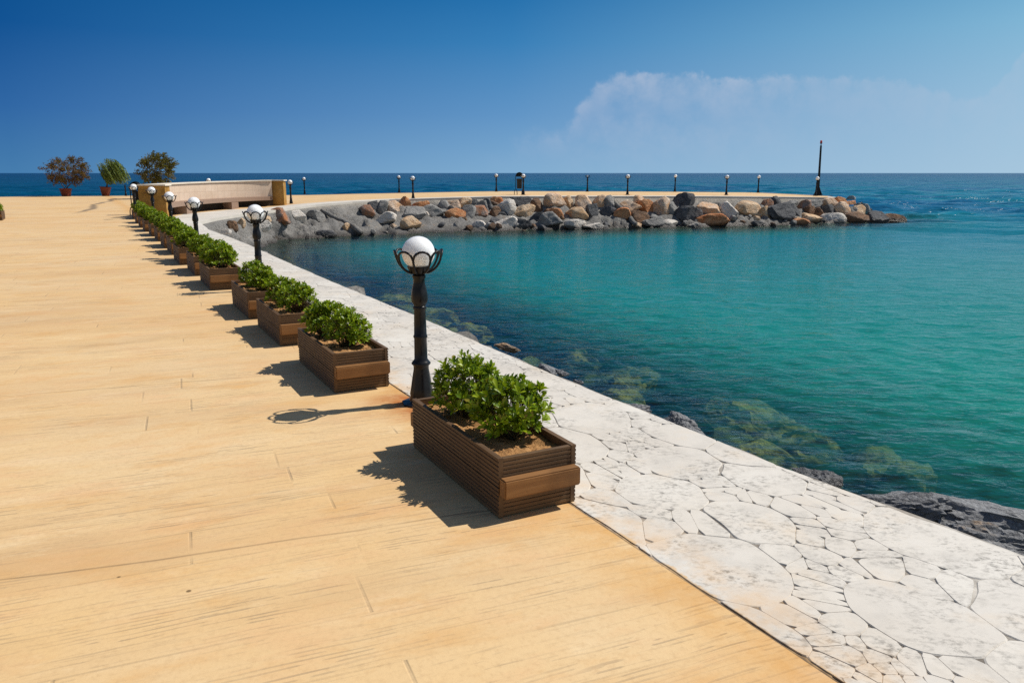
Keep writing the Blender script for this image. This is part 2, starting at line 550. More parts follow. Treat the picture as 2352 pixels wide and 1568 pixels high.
def mat_iron():
    t = NT('black painted iron')
    p = t.coord('Object')
    n = t.noise(p, 22, 5, 0.65)
    c = t.mix(t.mapr(n, 0.45, 0.75), (0.008, 0.008, 0.010), (0.020, 0.020, 0.022))
    return t.out(t.principled(c, t.mapr(n, 0.3, 0.7, 0.26, 0.42), 0.25, t.bump(n, 0.25, 0.004)))


def mat_globe():
    t = NT('opal white plastic')
    p = t.coord('Object')
    n = t.noise(p, 14, 5, 0.7)
    z = t.sep(p)[2]
    dirt = t.math('MULTIPLY', t.mapr(n, 0.58, 0.72), t.mapr(z, -0.07, -0.02, 0.45, 0.0))
    c = t.mix(dirt, (0.94, 0.94, 0.93), (0.55, 0.45, 0.35))
    return t.out(t.principled(c, 0.22, 0.45, **{'Subsurface Weight': 0.7, 'Subsurface Radius': (1.0, 1.0, 1.0), 'Subsurface Scale': 0.09}))


def mat_tile():
    t = NT('beige wall tiles')
    o = t.coord('UV')
    s = t.sep(o)
    br = t.n('ShaderNodeTexBrick', {'Vector': o, 'Scale': 1.0, 'Color1': (0.63, 0.485, 0.36, 1), 'Color2': (0.69, 0.545, 0.42, 1), 'Mortar': (0.44, 0.30, 0.22, 1),
                                   'Mortar Size': 0.006, 'Brick Width': 0.42, 'Row Height': 0.34}, offset=0.0)
    p = t.pos()
    c = t.mix(t.mapr(t.noise(p, 3, 6, 0.65), 0.35, 0.7, 0, 0.5), br.outputs['Color'], (0.52, 0.38, 0.27))
    c = t.mix(t.mapr(t.noise(t.mapping(p, scale=(1, 1, 2)), 2.0, 5, 0.6), 0.6, 0.72, 0, 0.4), c, (0.70, 0.56, 0.46))
    return t.out(t.principled(c, 0.6, 0.3))


def mat_plaster():
    t = NT('weathered ochre plaster')
    p = t.pos()
    c = t.mix(t.mapr(t.noise(p, 2.6, 6, 0.68), 0.36, 0.66), (0.30, 0.155, 0.035), (0.47, 0.265, 0.075))
    c = t.mix(t.mapr(t.noise(t.mapping(p, scale=(1, 1, 2.5)), 4.5, 6, 0.7), 0.55, 0.70, 0, 0.7), c, (0.10, 0.06, 0.03))
    c = t.mix(t.mapr(t.noise(p, 1.3, 3), 0.6, 0.7, 0, 0.5), c, (0.45, 0.36, 0.25))
    return t.out(t.principled(c, 0.85, 0.2, t.bump(t.noise(p, 25, 5, 0.7), 0.5, 0.02)))


M = dict(
    mortar=mat_mortar(), shore=mat_shore_rock(), algae=mat_algae_rock(), seabed=mat_seabed(),
    wood_y=mat_wood('dark stained decking lengthwise', (0.085, 0.045, 0.020), (0.165, 0.095, 0.045), 'Y'),
    wood_x=mat_wood('dark stained decking crosswise', (0.10, 0.055, 0.024), (0.20, 0.115, 0.055), 'X'),
    beam=mat_wood('orange brown timber', (0.21, 0.090, 0.026), (0.33, 0.165, 0.058), 'X'),
    soil=mat_soil(), iron=mat_iron(), globe=mat_globe(), tile=mat_tile(), plaster=mat_plaster(),
    leaf=mat_leaf('pittosporum leaf', [(0, (0.070, 0.140, 0.004)), (0.5, (0.20, 0.30, 0.010)), (0.94, (0.33, 0.41, 0.014)), (1, (0.30, 0.22, 0.05))]),
    leaf_red=mat_leaf('russet leaf', [(0, (0.075, 0.028, 0.018)), (0.5, (0.125, 0.052, 0.026)), (0.75, (0.15, 0.085, 0.02)), (1, (0.17, 0.13, 0.02))], 0.6, 0.15),
    leaf_olive=mat_leaf('hanging green leaf', [(0, (0.055, 0.085, 0.018)), (0.5, (0.12, 0.175, 0.032)), (1, (0.27, 0.33, 0.08))], 0.55, 0.2),
    leaf_brown=mat_leaf('olive brown leaf', [(0, (0.05, 0.035, 0.016)), (0.5, (0.095, 0.075, 0.018)), (1, (0.16, 0.145, 0.022))], 0.6, 0.15),
    twig=mat_simple('green brown twig', (0.11, 0.085, 0.035), 0.8),
    bark=mat_simple('grey brown bark', (0.11, 0.075, 0.055), 0.85, bump=0.5),
    pot=mat_simple('red brown plastic pot', (0.22, 0.045, 0.022), 0.5, 0.4),
    coping=mat_simple('cream stone coping', (0.74, 0.66, 0.54), 0.7, 0.3, 0.10, 3.0),
    seat=mat_simple('brown pink granite seat', (0.30, 0.20, 0.145), 0.65, 0.3, 0.2, 30.0),
    bin=mat_simple('black bin sheet', (0.010, 0.010, 0.011), 0.5, 0.4),
    red=mat_simple('red beacon plastic', (0.55, 0.035, 0.02), 0.35, 0.5, 0.1),
    orange_r=mat_rock('orange rock', (0.52, 0.175, 0.055), (0.66, 0.34, 0.165), (0.30, 0.13, 0.06), 0.15),
    tan_r=mat_rock('tan rock', (0.60, 0.37, 0.19), (0.72, 0.55, 0.38), (0.40, 0.18, 0.07), 0.15),
    pale_r=mat_rock('pale pink beige rock', (0.76, 0.60, 0.46), (0.68, 0.40, 0.21), (0.42, 0.33, 0.27), 0.12),
    white_r=mat_rock('whitish rock', (0.72, 0.65, 0.56), (0.78, 0.72, 0.65), (0.42, 0.31, 0.22), 0.12),
    grey_r=mat_rock('grey rock', (0.25, 0.242, 0.23), (0.37, 0.35, 0.32), (0.13, 0.125, 0.12), 0.6),
    greyor_r=mat_rock('grey rock with rust', (0.26, 0.245, 0.23), (0.42, 0.17, 0.07), (0.17, 0.12, 0.09), 0.5),
    dark_r=mat_rock('dark rock', (0.070, 0.072, 0.078), (0.15, 0.148, 0.15), (0.035, 0.035, 0.038), 0.2),
    brown_r=mat_rock('dark brown rock', (0.15, 0.092, 0.058), (0.28, 0.155, 0.085), (0.05, 0.035, 0.025), 0.25),
)

# ---------------------------------------------------------------- the quay: edges
K_main_px = [(2352, 1278), (1818, 1081), (1263, 857), (948, 722.6), (752, 643), (653, 599.5), (581, 566.5), (527, 544.5), (479, 527.5)]
K_pier_px = [(458, 509.5), (506, 499), (547, 493), (612, 485), (664, 478), (723, 470.5), (811, 463), (899, 457.6), (1016, 454), (1148, 452),
             (1292, 451.3), (1442, 451), (1608, 451), (1780, 452), (1870, 452.7), (1933, 454.5)]
Km = [at(x, y, 0) for x, y in K_main_px]
d0 = (Km[0] - Km[2]).normalized()
Kstart = [Km[0] + d0 * 18, Km[0] + d0 * 9, Km[0] + d0 * 4]
Km = Kstart + Km
Kp = [at(x, y, zp(x)) for x, y in K_pier_px]
# even out small survey errors along the pier
for _ in range(2):
    Kp = [Kp[0]] + [Vector((Kp[i].x, 0.25 * Kp[i - 1].y + 0.5 * Kp[i].y + 0.25 * Kp[i + 1].y, Kp[i].z)) for i in range(1, len(Kp) - 1)] + [Kp[-1]]
Bk_px = [(2000, 447.5), (1780, 443), (1500, 440), (1148, 440), (916, 443.5), (700, 448)]
Bk = [at(x, y, zp(x)) for x, y in Bk_px]
Bk[0] = Vector((Kp[-1].x + 0.6, Kp[-1].y + 3.6, 0.16))
for i, y in enumerate((53.5, 57.2, 57.0, 56.6, 56.2, 56.6)): Bk[i].y = y if i else Bk[i].y
FAR = [Vector((-22, 58.0, 0)), Vector((-27.9, 58.3, 0)), Vector((-33.6, 57.0, 0)), Vector((-40, 52.5, 0)), Vector((-62, 40, 0)), Vector((-70, -18, 0))]
Q = [at(384, 498.5, 0.0), at(428, 490.5, 0.01), at(534, 481, .03), at(622, 475, .07)]   # front line of the bench
EDGE = Km + Kp + Bk                           # the edge of the built ground towards the harbour and the open sea
in_start = IN0 - IND * 22
in_end = IN0 + IND * ((28.3 - IN0.y) / IND.y)
Ki = []                                       # inner border line on the pier
for i, k in enumerate(Kp):
    if i >= 4:
        t = (Kp[min(i + 1, len(Kp) - 1)] - Kp[i - 1]).normalized()
        Ki.append(k + Vector((-t.y, t.x, 0)) * (1.25 if i < len(Kp) - 2 else 0.8))
Ki[-1].x -= 0.5


def poly_mesh(mb, pts):
    for tri in tessellate_polygon([[Vector((p.x, p.y, 0)) for p in pts]]):
        mb.add([pts[i] for i in tri], [(0, 1, 2)])


def finish_ground(o):
    me = o.data
    bm = bmesh.new()
    bm.from_mesh(me)
    bmesh.ops.remove_doubles(bm, verts=bm.verts, dist=1e-4)
    bmesh.ops.recalc_face_normals(bm, faces=bm.faces)
    for f in bm.faces:
        if f.normal.z < -0.5: f.normal_flip()
    bm.to_mesh(me)
    bm.free()


# lamps first, so that the paving knows where their feet rust
pier_lamps = [  # px, base y, kind, label
    (669, 469, 'cage', 'black lamp post with caged white globe just right of the bench'),
    (949, 456, 'cage', 'caged globe lamp post on the near pier edge, between bench and litter bin'),
    (1202, 447.6, 'cage', 'caged globe lamp post standing in front of the black litter bin on the pier'),
    (1441, 447.6, 'cage', 'caged globe lamp post on the near pier edge, first right of the litter bin'),
    (1668, 448, 'cage', 'caged globe lamp post on the near pier edge, second right of the litter bin'),
    (1873, 450, 'bare', 'bare white globe lamp post leaning beside the tall beacon mast'),
    (700, 446, 'cage', 'small caged globe lamp post on the seaward pier edge just right of the bench'),
    (917, 442.3, 'cage', 'caged globe lamp post on the seaward edge, just left of the lamp nearer the water'),
    (1140, 440, 'cage', 'caged globe lamp post on the seaward pier edge just left of the litter bin'),
    (1349, 440.2, 'bulb', 'lamp post with open cage and only a small bare bulb, its globe missing'),
    (1550, 440.5, 'bare', 'bare white globe lamp post without cage in the middle of the seaward edge'),
    (1741, 442.5, 'bare', 'bare white globe lamp post without cage, on the seaward edge left of the beacon mast'),
]
pier_lamp_pos = [at(x, y, zp(x)) for x, y, k, l in pier_lamps]
lamp_rust = [pier_lamp_pos[i] for i in (0, 1, 2, 3, 4)] + [Vector((-0.66, 5.53, 0))]
M['paving'] = mat_paving()
M['border'] = mat_border(True)
M['stone'] = mat_border(False)

mb = MB()
main_poly = [in_start, in_end] + [Vector((-12.9, 30.0, 0)), Q[1] + Vector((.0, -.2, -.01)), Q[2], Ki[0]] + [Vector((-14.5, 56.5, .1))] + FAR
# main paving
poly_mesh(mb, main_poly)
# pier paving as strips between the border and the seaward edge
front = Ki
backs = []
bx = [b for b in Bk][::-1]
for i, f in enumerate(front):
    s = i / (len(front) - 1)
    x = -14.5 + (Bk[0].x + 14.5) * s
    y = lerp_list(x, [(b.x, b.y) for b in bx])
    z = lerp_list(x, [(b.x, b.z) for b in bx])
    backs.append(Vector((x, y, z)))
backs[0] = Vector((-14.5, 56.5, .1))
for i in range(len(front) - 1):
    mb.add([front[i], front[i + 1], backs[i + 1], backs[i]], [(0, 1, 2, 3)])
pav = mb.build('pavement', M['paving'])
finish_ground(pav)
tag(pav, 'ochre stamped concrete promenade paving with wood plank pattern', 'pavement', kind='structure')

mb = MB()
Kr = []
for a, b in zip(Km, Km[1:] + [Kp[0]]):
    t = (b - a).normalized()
    nseg = max(1, int((b - a).length / 0.14))
    for k in range(nseg):
        q = a.lerp(b, k / nseg)
        Kr.append(q + Vector((t.y, -t.x, 0)) * (0.022 * noise.noise(q * 2.2) + 0.016 * noise.noise(q * 7) + 0.008))
white_poly = Kr + Kp[:5] + [Ki[0], Q[2], Q[1] + Vector((.0, -.2, -.01)), Vector((-12.9, 30.0, 0)), in_end, in_start]
poly_mesh(mb, white_poly)
for i in range(len(Ki) - 1):
    mb.add([Kp[4 + i], Kp[5 + i], Ki[i + 1], Ki[i]], [(0, 1, 2, 3)])
mb.add([Kp[-1], Bk[0], backs[-1], Ki[-1]], [(0, 1, 2, 3)])
bor = mb.build('path', M['border'])
finish_ground(bor)
# stones pressed into the border: packed discs, their power diagram, rounded and set a little proud


def stones():
    rr = random.Random(77)
    ST = 1.28
    ed = sorted([((k - IN0).dot(IND), (k - IN0).dot(INN)) for k in Km])
    S0, S1 = -1.6, 26.0

    def dout(s): return lerp_list(s, ed)
    cellw = 0.7
    grid = {}
    sites = []

    def near(x, y, rng_):
        n = int(rng_ / cellw) + 1
        gx, gy = int(math.floor(x / cellw)), int(math.floor(y / cellw))
        for i in range(gx - n, gx + n + 1):
            for j in range(gy - n, gy + n + 1):
                for q in grid.get((i, j), ()): yield q
    for r0, r1, tries, ov, smax in ((.20, .35, 5000, 0.80, 99), (.12, .19, 1800, 0.86, 99), (.05, .085, 2600, 0.95, 99), (.018, .034, 22000, 1.0, 9.5)):
        for _ in range(tries):
            s_ = rr.uniform(S0, min(S1, smax))
            w = dout(s_)
            x, y = s_ / ST, rr.uniform(-0.1, w + 0.1)
            r = rr.uniform(r0, r1)
            ok = True
            for q in near(x, y, r + 0.34):
                dx, dy = q[0] - x, q[1] - y
                m = ov * (r + q[2])
                if dx * dx + dy * dy < m * m:
                    ok = False
                    break
            if ok:
                q = (x, y, r)
                sites.append(q)
                grid.setdefault((int(math.floor(x / cellw)), int(math.floor(y / cellw))), []).append(q)
    V, F = [], []
    for (x, y, r) in sites:
        h = r * 1.6 + 0.12
        poly = [(x - h, y - h), (x + h, y - h), (x + h, y + h), (x - h, y + h)]
        nb = sorted(((q[0] - x) ** 2 + (q[1] - y) ** 2, q) for q in near(x, y, h + 0.35) if q[0] != x or q[1] != y)
        planes = []
        for d2, q in nb:
            if math.sqrt(d2) > h * 1.42 + q[2] + 0.3: continue
            nx, ny = q[0] - x, q[1] - y
            c = (q[0] ** 2 + q[1] ** 2 - 0.55 * q[2] ** 2 - x * x - y * y + 0.55 * r * r) / 2
            planes.append((nx, ny, c))
        planes.append((0, -1, -0.012))
        w = dout(x * ST)
        wa, wb = dout(x * ST - .4), dout(x * ST + .4)
        sl = (wb - wa) / (0.8 / ST)
        planes.append((-sl, 1, w - 0.008 - sl * x))
        for nx, ny, c in planes:
            out = []
            n = len(poly)
            for i in range(n):
                a, b = poly[i], poly[(i + 1) % n]
                da, db = nx * a[0] + ny * a[1] - c, nx * b[0] + ny * b[1] - c
                if da <= 0: out.append(a)
                if (da < 0) != (db < 0) and abs(da - db) > 1e-12:
                    f = da / (da - db)
                    out.append((a[0] + (b[0] - a[0]) * f, a[1] + (b[1] - a[1]) * f))
            poly = out
            if len(poly) < 3: break
        if len(poly) < 3: continue
        cx, cy = sum(p[0] for p in poly) / len(poly), sum(p[1] for p in poly) / len(poly)
        ext = sum(math.hypot(p[0] - cx, p[1] - cy) for p in poly) / len(poly)
        if ext < 0.010: continue
        g = rr.uniform(0.001, 0.0045) * (1.0 if r > .05 else 0.75)
        k = max(0.6, 1 - g / ext)
        poly = [(cx + (p[0] - cx) * k, cy + (p[1] - cy) * k) for p in poly]
        # wobble long sides, round the corners
        if r > 0.045:
            q = []
            n = len(poly)
            for i in range(n):
                a, b = poly[i], poly[(i + 1) % n]
                q.append(a)
                L = math.hypot(b[0] - a[0], b[1] - a[1])
                m = int(L / 0.09)
                for j in range(1, m):
                    f = j / m
                    px, py = a[0] + (b[0] - a[0]) * f, a[1] + (b[1] - a[1]) * f
                    o = 0.022 * noise.noise(Vector((px * 9, py * 9, r * 70))) - 0.002
                    q.append((px + (px - cx) / ext * o, py + (py - cy) / ext * o))
            poly = q
        for _ in range(2 if r > 0.045 else 1):
            q = []
            n = len(poly)
            for i in range(n):
                a, b = poly[i], poly[(i + 1) % n]
                q.append((a[0] * .82 + b[0] * .18, a[1] * .82 + b[1] * .18))
                q.append((a[0] * .18 + b[0] * .82, a[1] * .18 + b[1] * .82))
            poly = q
        n = len(poly)
        base = len(V)
        hz = rr.uniform(0.004, 0.007)
        for kk, z in ((1.0, hz), (1 + 0.004 / ext, 0.0008)):
            for p in poly:
                s_, d_ = (cx + (p[0] - cx) * kk) * ST, cy + (p[1] - cy) * kk
                e_ = max(0.0, min(1.0, d_ / 0.15)) * max(0.0, min(1.0, (dout(s_) - d_) / 0.15))
                nv = noise.noise_vector(Vector((s_ * 1.9, d_ * 1.9, 0.3))) * 0.075 * e_ + noise.noise_vector(Vector((s_ * 6, d_ * 6, 3.3))) * 0.014 * e_
                w_ = IN0 + IND * (s_ + nv.x) + INN * (d_ + nv.y)
                V.append((w_.x, w_.y, z))
        F.append(tuple(range(base, base + n)))
        for i in range(n):
            F.append((base + n + i, base + n + (i + 1) % n, base + (i + 1) % n, base + i))
    return V, F


SV, SF = stones()
sm_ = bpy.data.meshes.new('stones')
sm_.from_pydata(SV, [], SF)
bmt = bmesh.new()
bmt.from_mesh(sm_)
bmesh.ops.recalc_face_normals(bmt, faces=bmt.faces)
for f in bmt.faces:
    if f.normal.z < -0.3: f.normal_flip()
    f.material_index = 1
bmt.to_mesh(sm_)
bmt.free()
bor.data.materials.append(M['stone'])
# vertical edge of the slab
bm = bmesh.new()
bm.from_mesh(bor.data)
bm.from_mesh(sm_)
edge_all = Kr + Kp + [Bk[0]]
for i in range(len(edge_all) - 1):
    a, b = edge_all[i], edge_all[i + 1]
    vs = [bm.verts.new(p) for p in (a, b, b - Vector((0, 0, .22)), a - Vector((0, 0, .22)))]
    bm.faces.new(vs)
bm.to_mesh(bor.data)
bm.free()
tag(bor, 'white border path of stamped crazy stone along the quay edge', 'path', kind='structure')
# seaward slab face of pier and far edge
mb = MB()
chain = [backs[-1]] + backs[::-1][1:] + FAR
for i in range(len(chain) - 1):
    a, b = chain[i], chain[i + 1]
    t = (b - a).normalized()
    n = Vector((t.y, -t.x, 0)) * 0.45
    up = Vector((0, 0, .012))
    lo = Vector((0, 0, 3.0))
    mb.add([a + up, b + up, b + n + up, a + n + up, a + n - lo, b + n - lo], [(0, 1, 2, 3), (3, 2, 5, 4)])
kb = mb.build('kerb', mat_simple('bluish grey concrete kerb', (0.34, 0.30, 0.29), 0.8, 0.2, 0.2, 2.0))
tag(kb, 'grey concrete kerb along the seaward edge of the promenade', 'kerb', kind='structure')

# ---------------------------------------------------------------- embankment
W_px = [(588, 559), (617, 554.5), (677, 548.5), (737, 546.5), (782, 543), (840, 541), (899, 538), (957, 536), (1045, 533), (1133, 531.4), (1284, 526.7),
        (1384, 526), (1463, 522.8), (1560, 521.5), (1677, 520), (1780, 518), (1871, 514), (1960, 512)]
Wp = [at(x, y, WL) for x, y in W_px]
main_off = 1.45
pairs = []
for i, k in enumerate(Km[:-1]):
    t = (Km[min(i + 1, len(Km) - 1)] - Km[max(i - 1, 0)]).normalized()
    n = Vector((t.y, -t.x, 0))
    pairs.append((k, k + n * main_off + Vector((0, 0, WL - k.z))))
n_last = pairs[-1][1] - pairs[-1][0]
pairs.append((Km[-1], Km[-1] + Vector((1.25, 0.55, WL - Km[-1].z))))
pairs.append((Kp[0], Kp[0] + Vector((1.25, 0.1, WL))))
pairs.append((Kp[1], Kp[1] + Vector((1.15, -0.25, WL - Kp[1].z))))
pairs.append((Kp[2], Kp[2] + Vector((1.05, -0.45, WL - Kp[2].z))))
wsel = [None, 0, 1, 1.3, 2, 3.0, 5, 6.2, 8, 9.2, 10, 11.6, 13.5, 15, 16, 16.7]
for i, k in enumerate(Kp):
    if i < 3: continue
    w = wsel[i]
    j = int(w)
    f = w - j
    pairs.append((k, Wp[j].lerp(Wp[min(j + 1, len(Wp) - 1)], f)))
tip = Kp[-1]
pairs.append((tip.lerp(Bk[0], .25) + Vector((.1, 0, 0)), Wp[-1] + Vector((1.0, 0.9, 0))))
pairs.append((tip.lerp(Bk[0], .6), Wp[-1] + Vector((1.6, 2.6, 0))))
pairs.append((Bk[0], Bk[0] + Vector((2.9, 1.8, WL - Bk[0].z))))
pairs.append((Bk[0] + Vector((-1.5, .4, 0)), Bk[0] + Vector((0.6, 3.2, WL - Bk[0].z))))
fine_pairs = []
for (a, b), (c, d) in zip(pairs[:-1], pairs[1:]):
    L = max((c - a).length, (d - b).length)
    nseg = max(1, int(L / 0.16))
    for s in range(nseg):
        f = s / nseg
        fine_pairs.append((a.lerp(c, f), b.lerp(d, f)))
NC = 26


def emb_point(k, w, s, amp):
    top = k + (w - k).normalized() * 0.01 - Vector((0, 0, 0.10))
    p = top.lerp(w, s)
    if s > 1: p.z -= (s - 1) * 0.5
    h = w - k
    n = Vector((h.x, h.y, 0)).normalized() * 0.6 + Vector((0, 0, 0.8))
    sag = -0.10 * math.sin(min(1, s) * PI) * (1 if amp else 1)
    d = 0
    if amp:
        e = min(1, s * 5)
        d = e * (0.30 * noise.noise(p * 0.9) + 0.17 * noise.noise(p * 2.3 + Vector((5, 3, 1))) + 0.17 * noise.noise(p * 4.2) + 0.10 * noise.noise(p * 9))
        vor_d = noise.voronoi(p * 1.6)[0]
        d += e * 0.14 * max(0, 0.6 - vor_d[0])
    return p + n * (d + sag)


mb = MB()
vs = []
for (k, w) in fine_pairs:
    for j in range(NC):
        vs.append(emb_point(k, w, j / (NC - 1) * 1.75, True))
fs = []
for i in range(len(fine_pairs) - 1):
    for j in range(NC - 1):
        a = i * NC + j
        fs.append((a, a + NC, a + NC + 1, a + 1))
mb.add(vs, fs)
emb_bvh = BVHTree.FromPolygons([Vector(v) for v in vs], fs)
emb = mb.build('embankment', M['mortar'], smooth=True)
for f in emb.data.polygons:
    pass
if sum(p.normal.z for p in emb.data.polygons) < 0: emb.data.flip_normals()
tag(emb, 'grey cement covered slope between the quay edge and the water', 'slope', kind='structure')

# seabed
mb = MB()
NB = 10
vs = []
outer_pairs = fine_pairs[::4] + [fine_pairs[-1]]
for (k, w) in outer_pairs:
    h = Vector((w.x - k.x, w.y - k.y, 0)).normalized()
    for j in range(NB):
        d = (j / (NB - 1)) ** 1.5 * 14
        p = w + h * (d - 0.6)
        z = WL - 0.16 - 0.42 * d + 0.25 * noise.noise(Vector((p.x, p.y, 0)) * 0.8)
        vs.append((p.x, p.y, max(z, WL - 4.5) - (0.3 if j == 0 else 0)))
fs = [(i * NB + j, (i + 1) * NB + j, (i + 1) * NB + j + 1, i * NB + j + 1) for i in range(len(outer_pairs) - 1) for j in range(NB - 1)]
mb.add(vs, fs)
mb.add([(-3000, -3000, WL - 5), (3000, -3000, WL - 5), (3000, 6000, WL - 5), (-3000, 6000, WL - 5)], [(0, 1, 2, 3)])
sb = mb.build('seabed', M['seabed'], smooth=True)
tag(sb, 'dark weedy seabed under the water', 'seabed', kind='structure')

# ---------------------------------------------------------------- water


def mat_water():
    t = NT('sea water')
    p = t.pos()
    at1 = t.n('ShaderNodeAttribute', attribute_name='shore').outputs['Fac']      # metres from the shore
    sea = t.n('ShaderNodeAttribute', attribute_name='open').outputs['Fac']       # 0 harbour .. 1 open sea
    s = t.sep(p)
    # ripples
    w1 = t.noise(t.mapping(p, rot=(0, 0, R(12)), scale=(0.55, 1.0, 1)), 1.5, 4, 0.55, 0.3)
    w2 = t.noise(t.mapping(p, rot=(0, 0, R(-14)), scale=(0.6, 1.0, 1), loc=(3, 7, 0)), 5.5, 3, 0.55, 0.2)
    w3 = t.noise(t.mapping(p, rot=(0, 0, R(5)), scale=(0.5, 1.0, 1), loc=(9, 2, 0)), 0.33, 4, 0.6, 0.2)
    hgt = t.math('ADD', t.math('MULTIPLY', w1, 0.07), t.math('ADD', t.math('MULTIPLY', w2, 0.030), t.math('MULTIPLY', t.math('MULTIPLY', w3, sea), 1.1)))
    w4 = t.noise(t.mapping(p, rot=(0, 0, R(9)), scale=(0.4, 1.0, 1), loc=(1, 2, 0)), 13.0, 2, 0.55, 0.2)
    hgt = t.math('ADD', hgt, t.math('MULTIPLY', w4, 0.009))
    nrm = t.bump(hgt, 1.0, 1.0)
    # water body colour by depth and distance, rock reflections painted dark near the pier
    y = s[1]
    x = s[0]
    near = t.mapr(at1, 2.0, 17.0)
    sp_ = t.math('ADD', at1, t.math('MULTIPLY', t.math('SUBTRACT', t.noise(p, 0.35, 4, 0.6), 0.5), t.mapr(y, 8, 25, 1.2, 5.0)))
    rel = t.math('DIVIDE', sp_, t.mapr(y, 8, 26, 2.7, 6.0))
    c = t.mix(t.mapr(rel, 0.12, 1.0), t.mix(t.mapr(y, 8, 24), (0.006, 0.036, 0.036), (0.012, 0.040, 0.058)), (0.006, 0.195, 0.135))
    c = t.mix(t.math('MULTIPLY', t.mapr(y, 8.0, 32.0), t.mapr(rel, 0.2, 1.1)), c, (0.000, 0.150, 0.178))
    pat = t.noise(t.mapping(p, scale=(0.4, 1.0, 1)), 0.10, 4, 0.6)
    turq = t.mix(t.mapr(pat, 0.38, 0.62), (0.000, 0.082, 0.185), (0.000, 0.165, 0.225))
    deep = t.mix(t.mapr(pat, 0.38, 0.62), (0.000, 0.038, 0.082), (0.000, 0.070, 0.125))
    az = t.math('DIVIDE', x, t.math('ADD', t.math('ABSOLUTE', y), 1.0))
    outer = t.mix(t.mapr(az, -0.42, 0.50), deep, turq)
    far = t.mapr(t.math('LOGARITHM', y, 10.0), 2.0, 3.0)
    outer = t.mix(far, outer, t.mix(t.mapr(az, -0.5, 0.6), (0.000, 0.030, 0.085), (0.000, 0.050, 0.135)))
    c = t.mix(sea, c, outer)
    cap = t.noise(t.mapping(p, scale=(0.35, 1.0, 1)), 0.9, 5, 0.7)
    cap2 = t.noise(t.mapping(p, scale=(0.5, 1.0, 1)), 0.055, 2, 0.5)
    foam = t.math('MULTIPLY', t.math('MULTIPLY', t.mapr(cap, 0.715, 0.74), t.mapr(cap2, 0.5, 0.62)), sea)
    # broken water behind the last rocks of the pier
    fp = at(2090, 505, WL)
    fd = t.vmath('LENGTH', t.vmath('MULTIPLY', t.vmath('SUBTRACT', p, tuple(fp)), (0.36, 0.75, 0)))
    foam2 = t.math('MULTIPLY', t.mapr(fd, 0.2, 1.0, 1, 0), t.mapr(t.noise(t.mapping(p, scale=(0.8, 2.0, 1)), 2.2, 5, 0.7), 0.55, 0.63))
    foam = t.math('MAXIMUM', foam, foam2)
    c = t.mix(foam, c, (0.75, 0.80, 0.82))
    dif = t.n('ShaderNodeBsdfDiffuse', {'Color': c, 'Normal': nrm})
    tr = t.n('ShaderNodeBsdfTransparent', {'Color': (0.62, 0.80, 0.72, 1)})
    turb = t.mapr(at1, 0.0, 7.0, 0.16, 1.0)
    turb = t.math('MAXIMUM', t.math('MULTIPLY', turb, turb), t.mapr(at1, 0.0, 7.0, 0.06, 1.0, True))
    turb = t.math('ADD', turb, t.math('MULTIPLY', t.math('SUBTRACT', t.noise(t.mapping(p, rot=(0, 0, R(8)), scale=(0.5, 1.3, 1)), 4.5, 3, 0.6), 0.5), 0.9), clamp=True)
    turb = t.math('MAXIMUM', turb, foam)
    body = t.n('ShaderNodeMixShader', {0: turb, 1: tr.outputs[0], 2: dif.outputs[0]})
    gl = t.n('ShaderNodeBsdfGlossy', {'Color': (1, 1, 1, 1), 'Roughness': 0.08, 'Normal': nrm})
    fr = t.n('ShaderNodeFresnel', {'IOR': 1.33, 'Normal': nrm}).outputs[0]
    fac = t.math('MULTIPLY', fr, 0.75)
    fac = t.math('MINIMUM', fac, 0.40)
    mx = t.n('ShaderNodeMixShader', {0: fac, 1: body.outputs[0], 2: gl.outputs[0]})
    return t.out(mx.outputs[0])


def seg_dist(P, poly):
    best = np.full(len(P), 1e9)
    for a, b in zip(poly[:-1], poly[1:]):
        a = np.array(a[:2])
        b = np.array(b[:2])
        ab = b - a
        t = np.clip(((P - a) @ ab) / (ab @ ab), 0, 1)
        d = np.hypot(*(P - (a + t[:, None] * ab)).T)
        best = np.minimum(best, d)
    return best


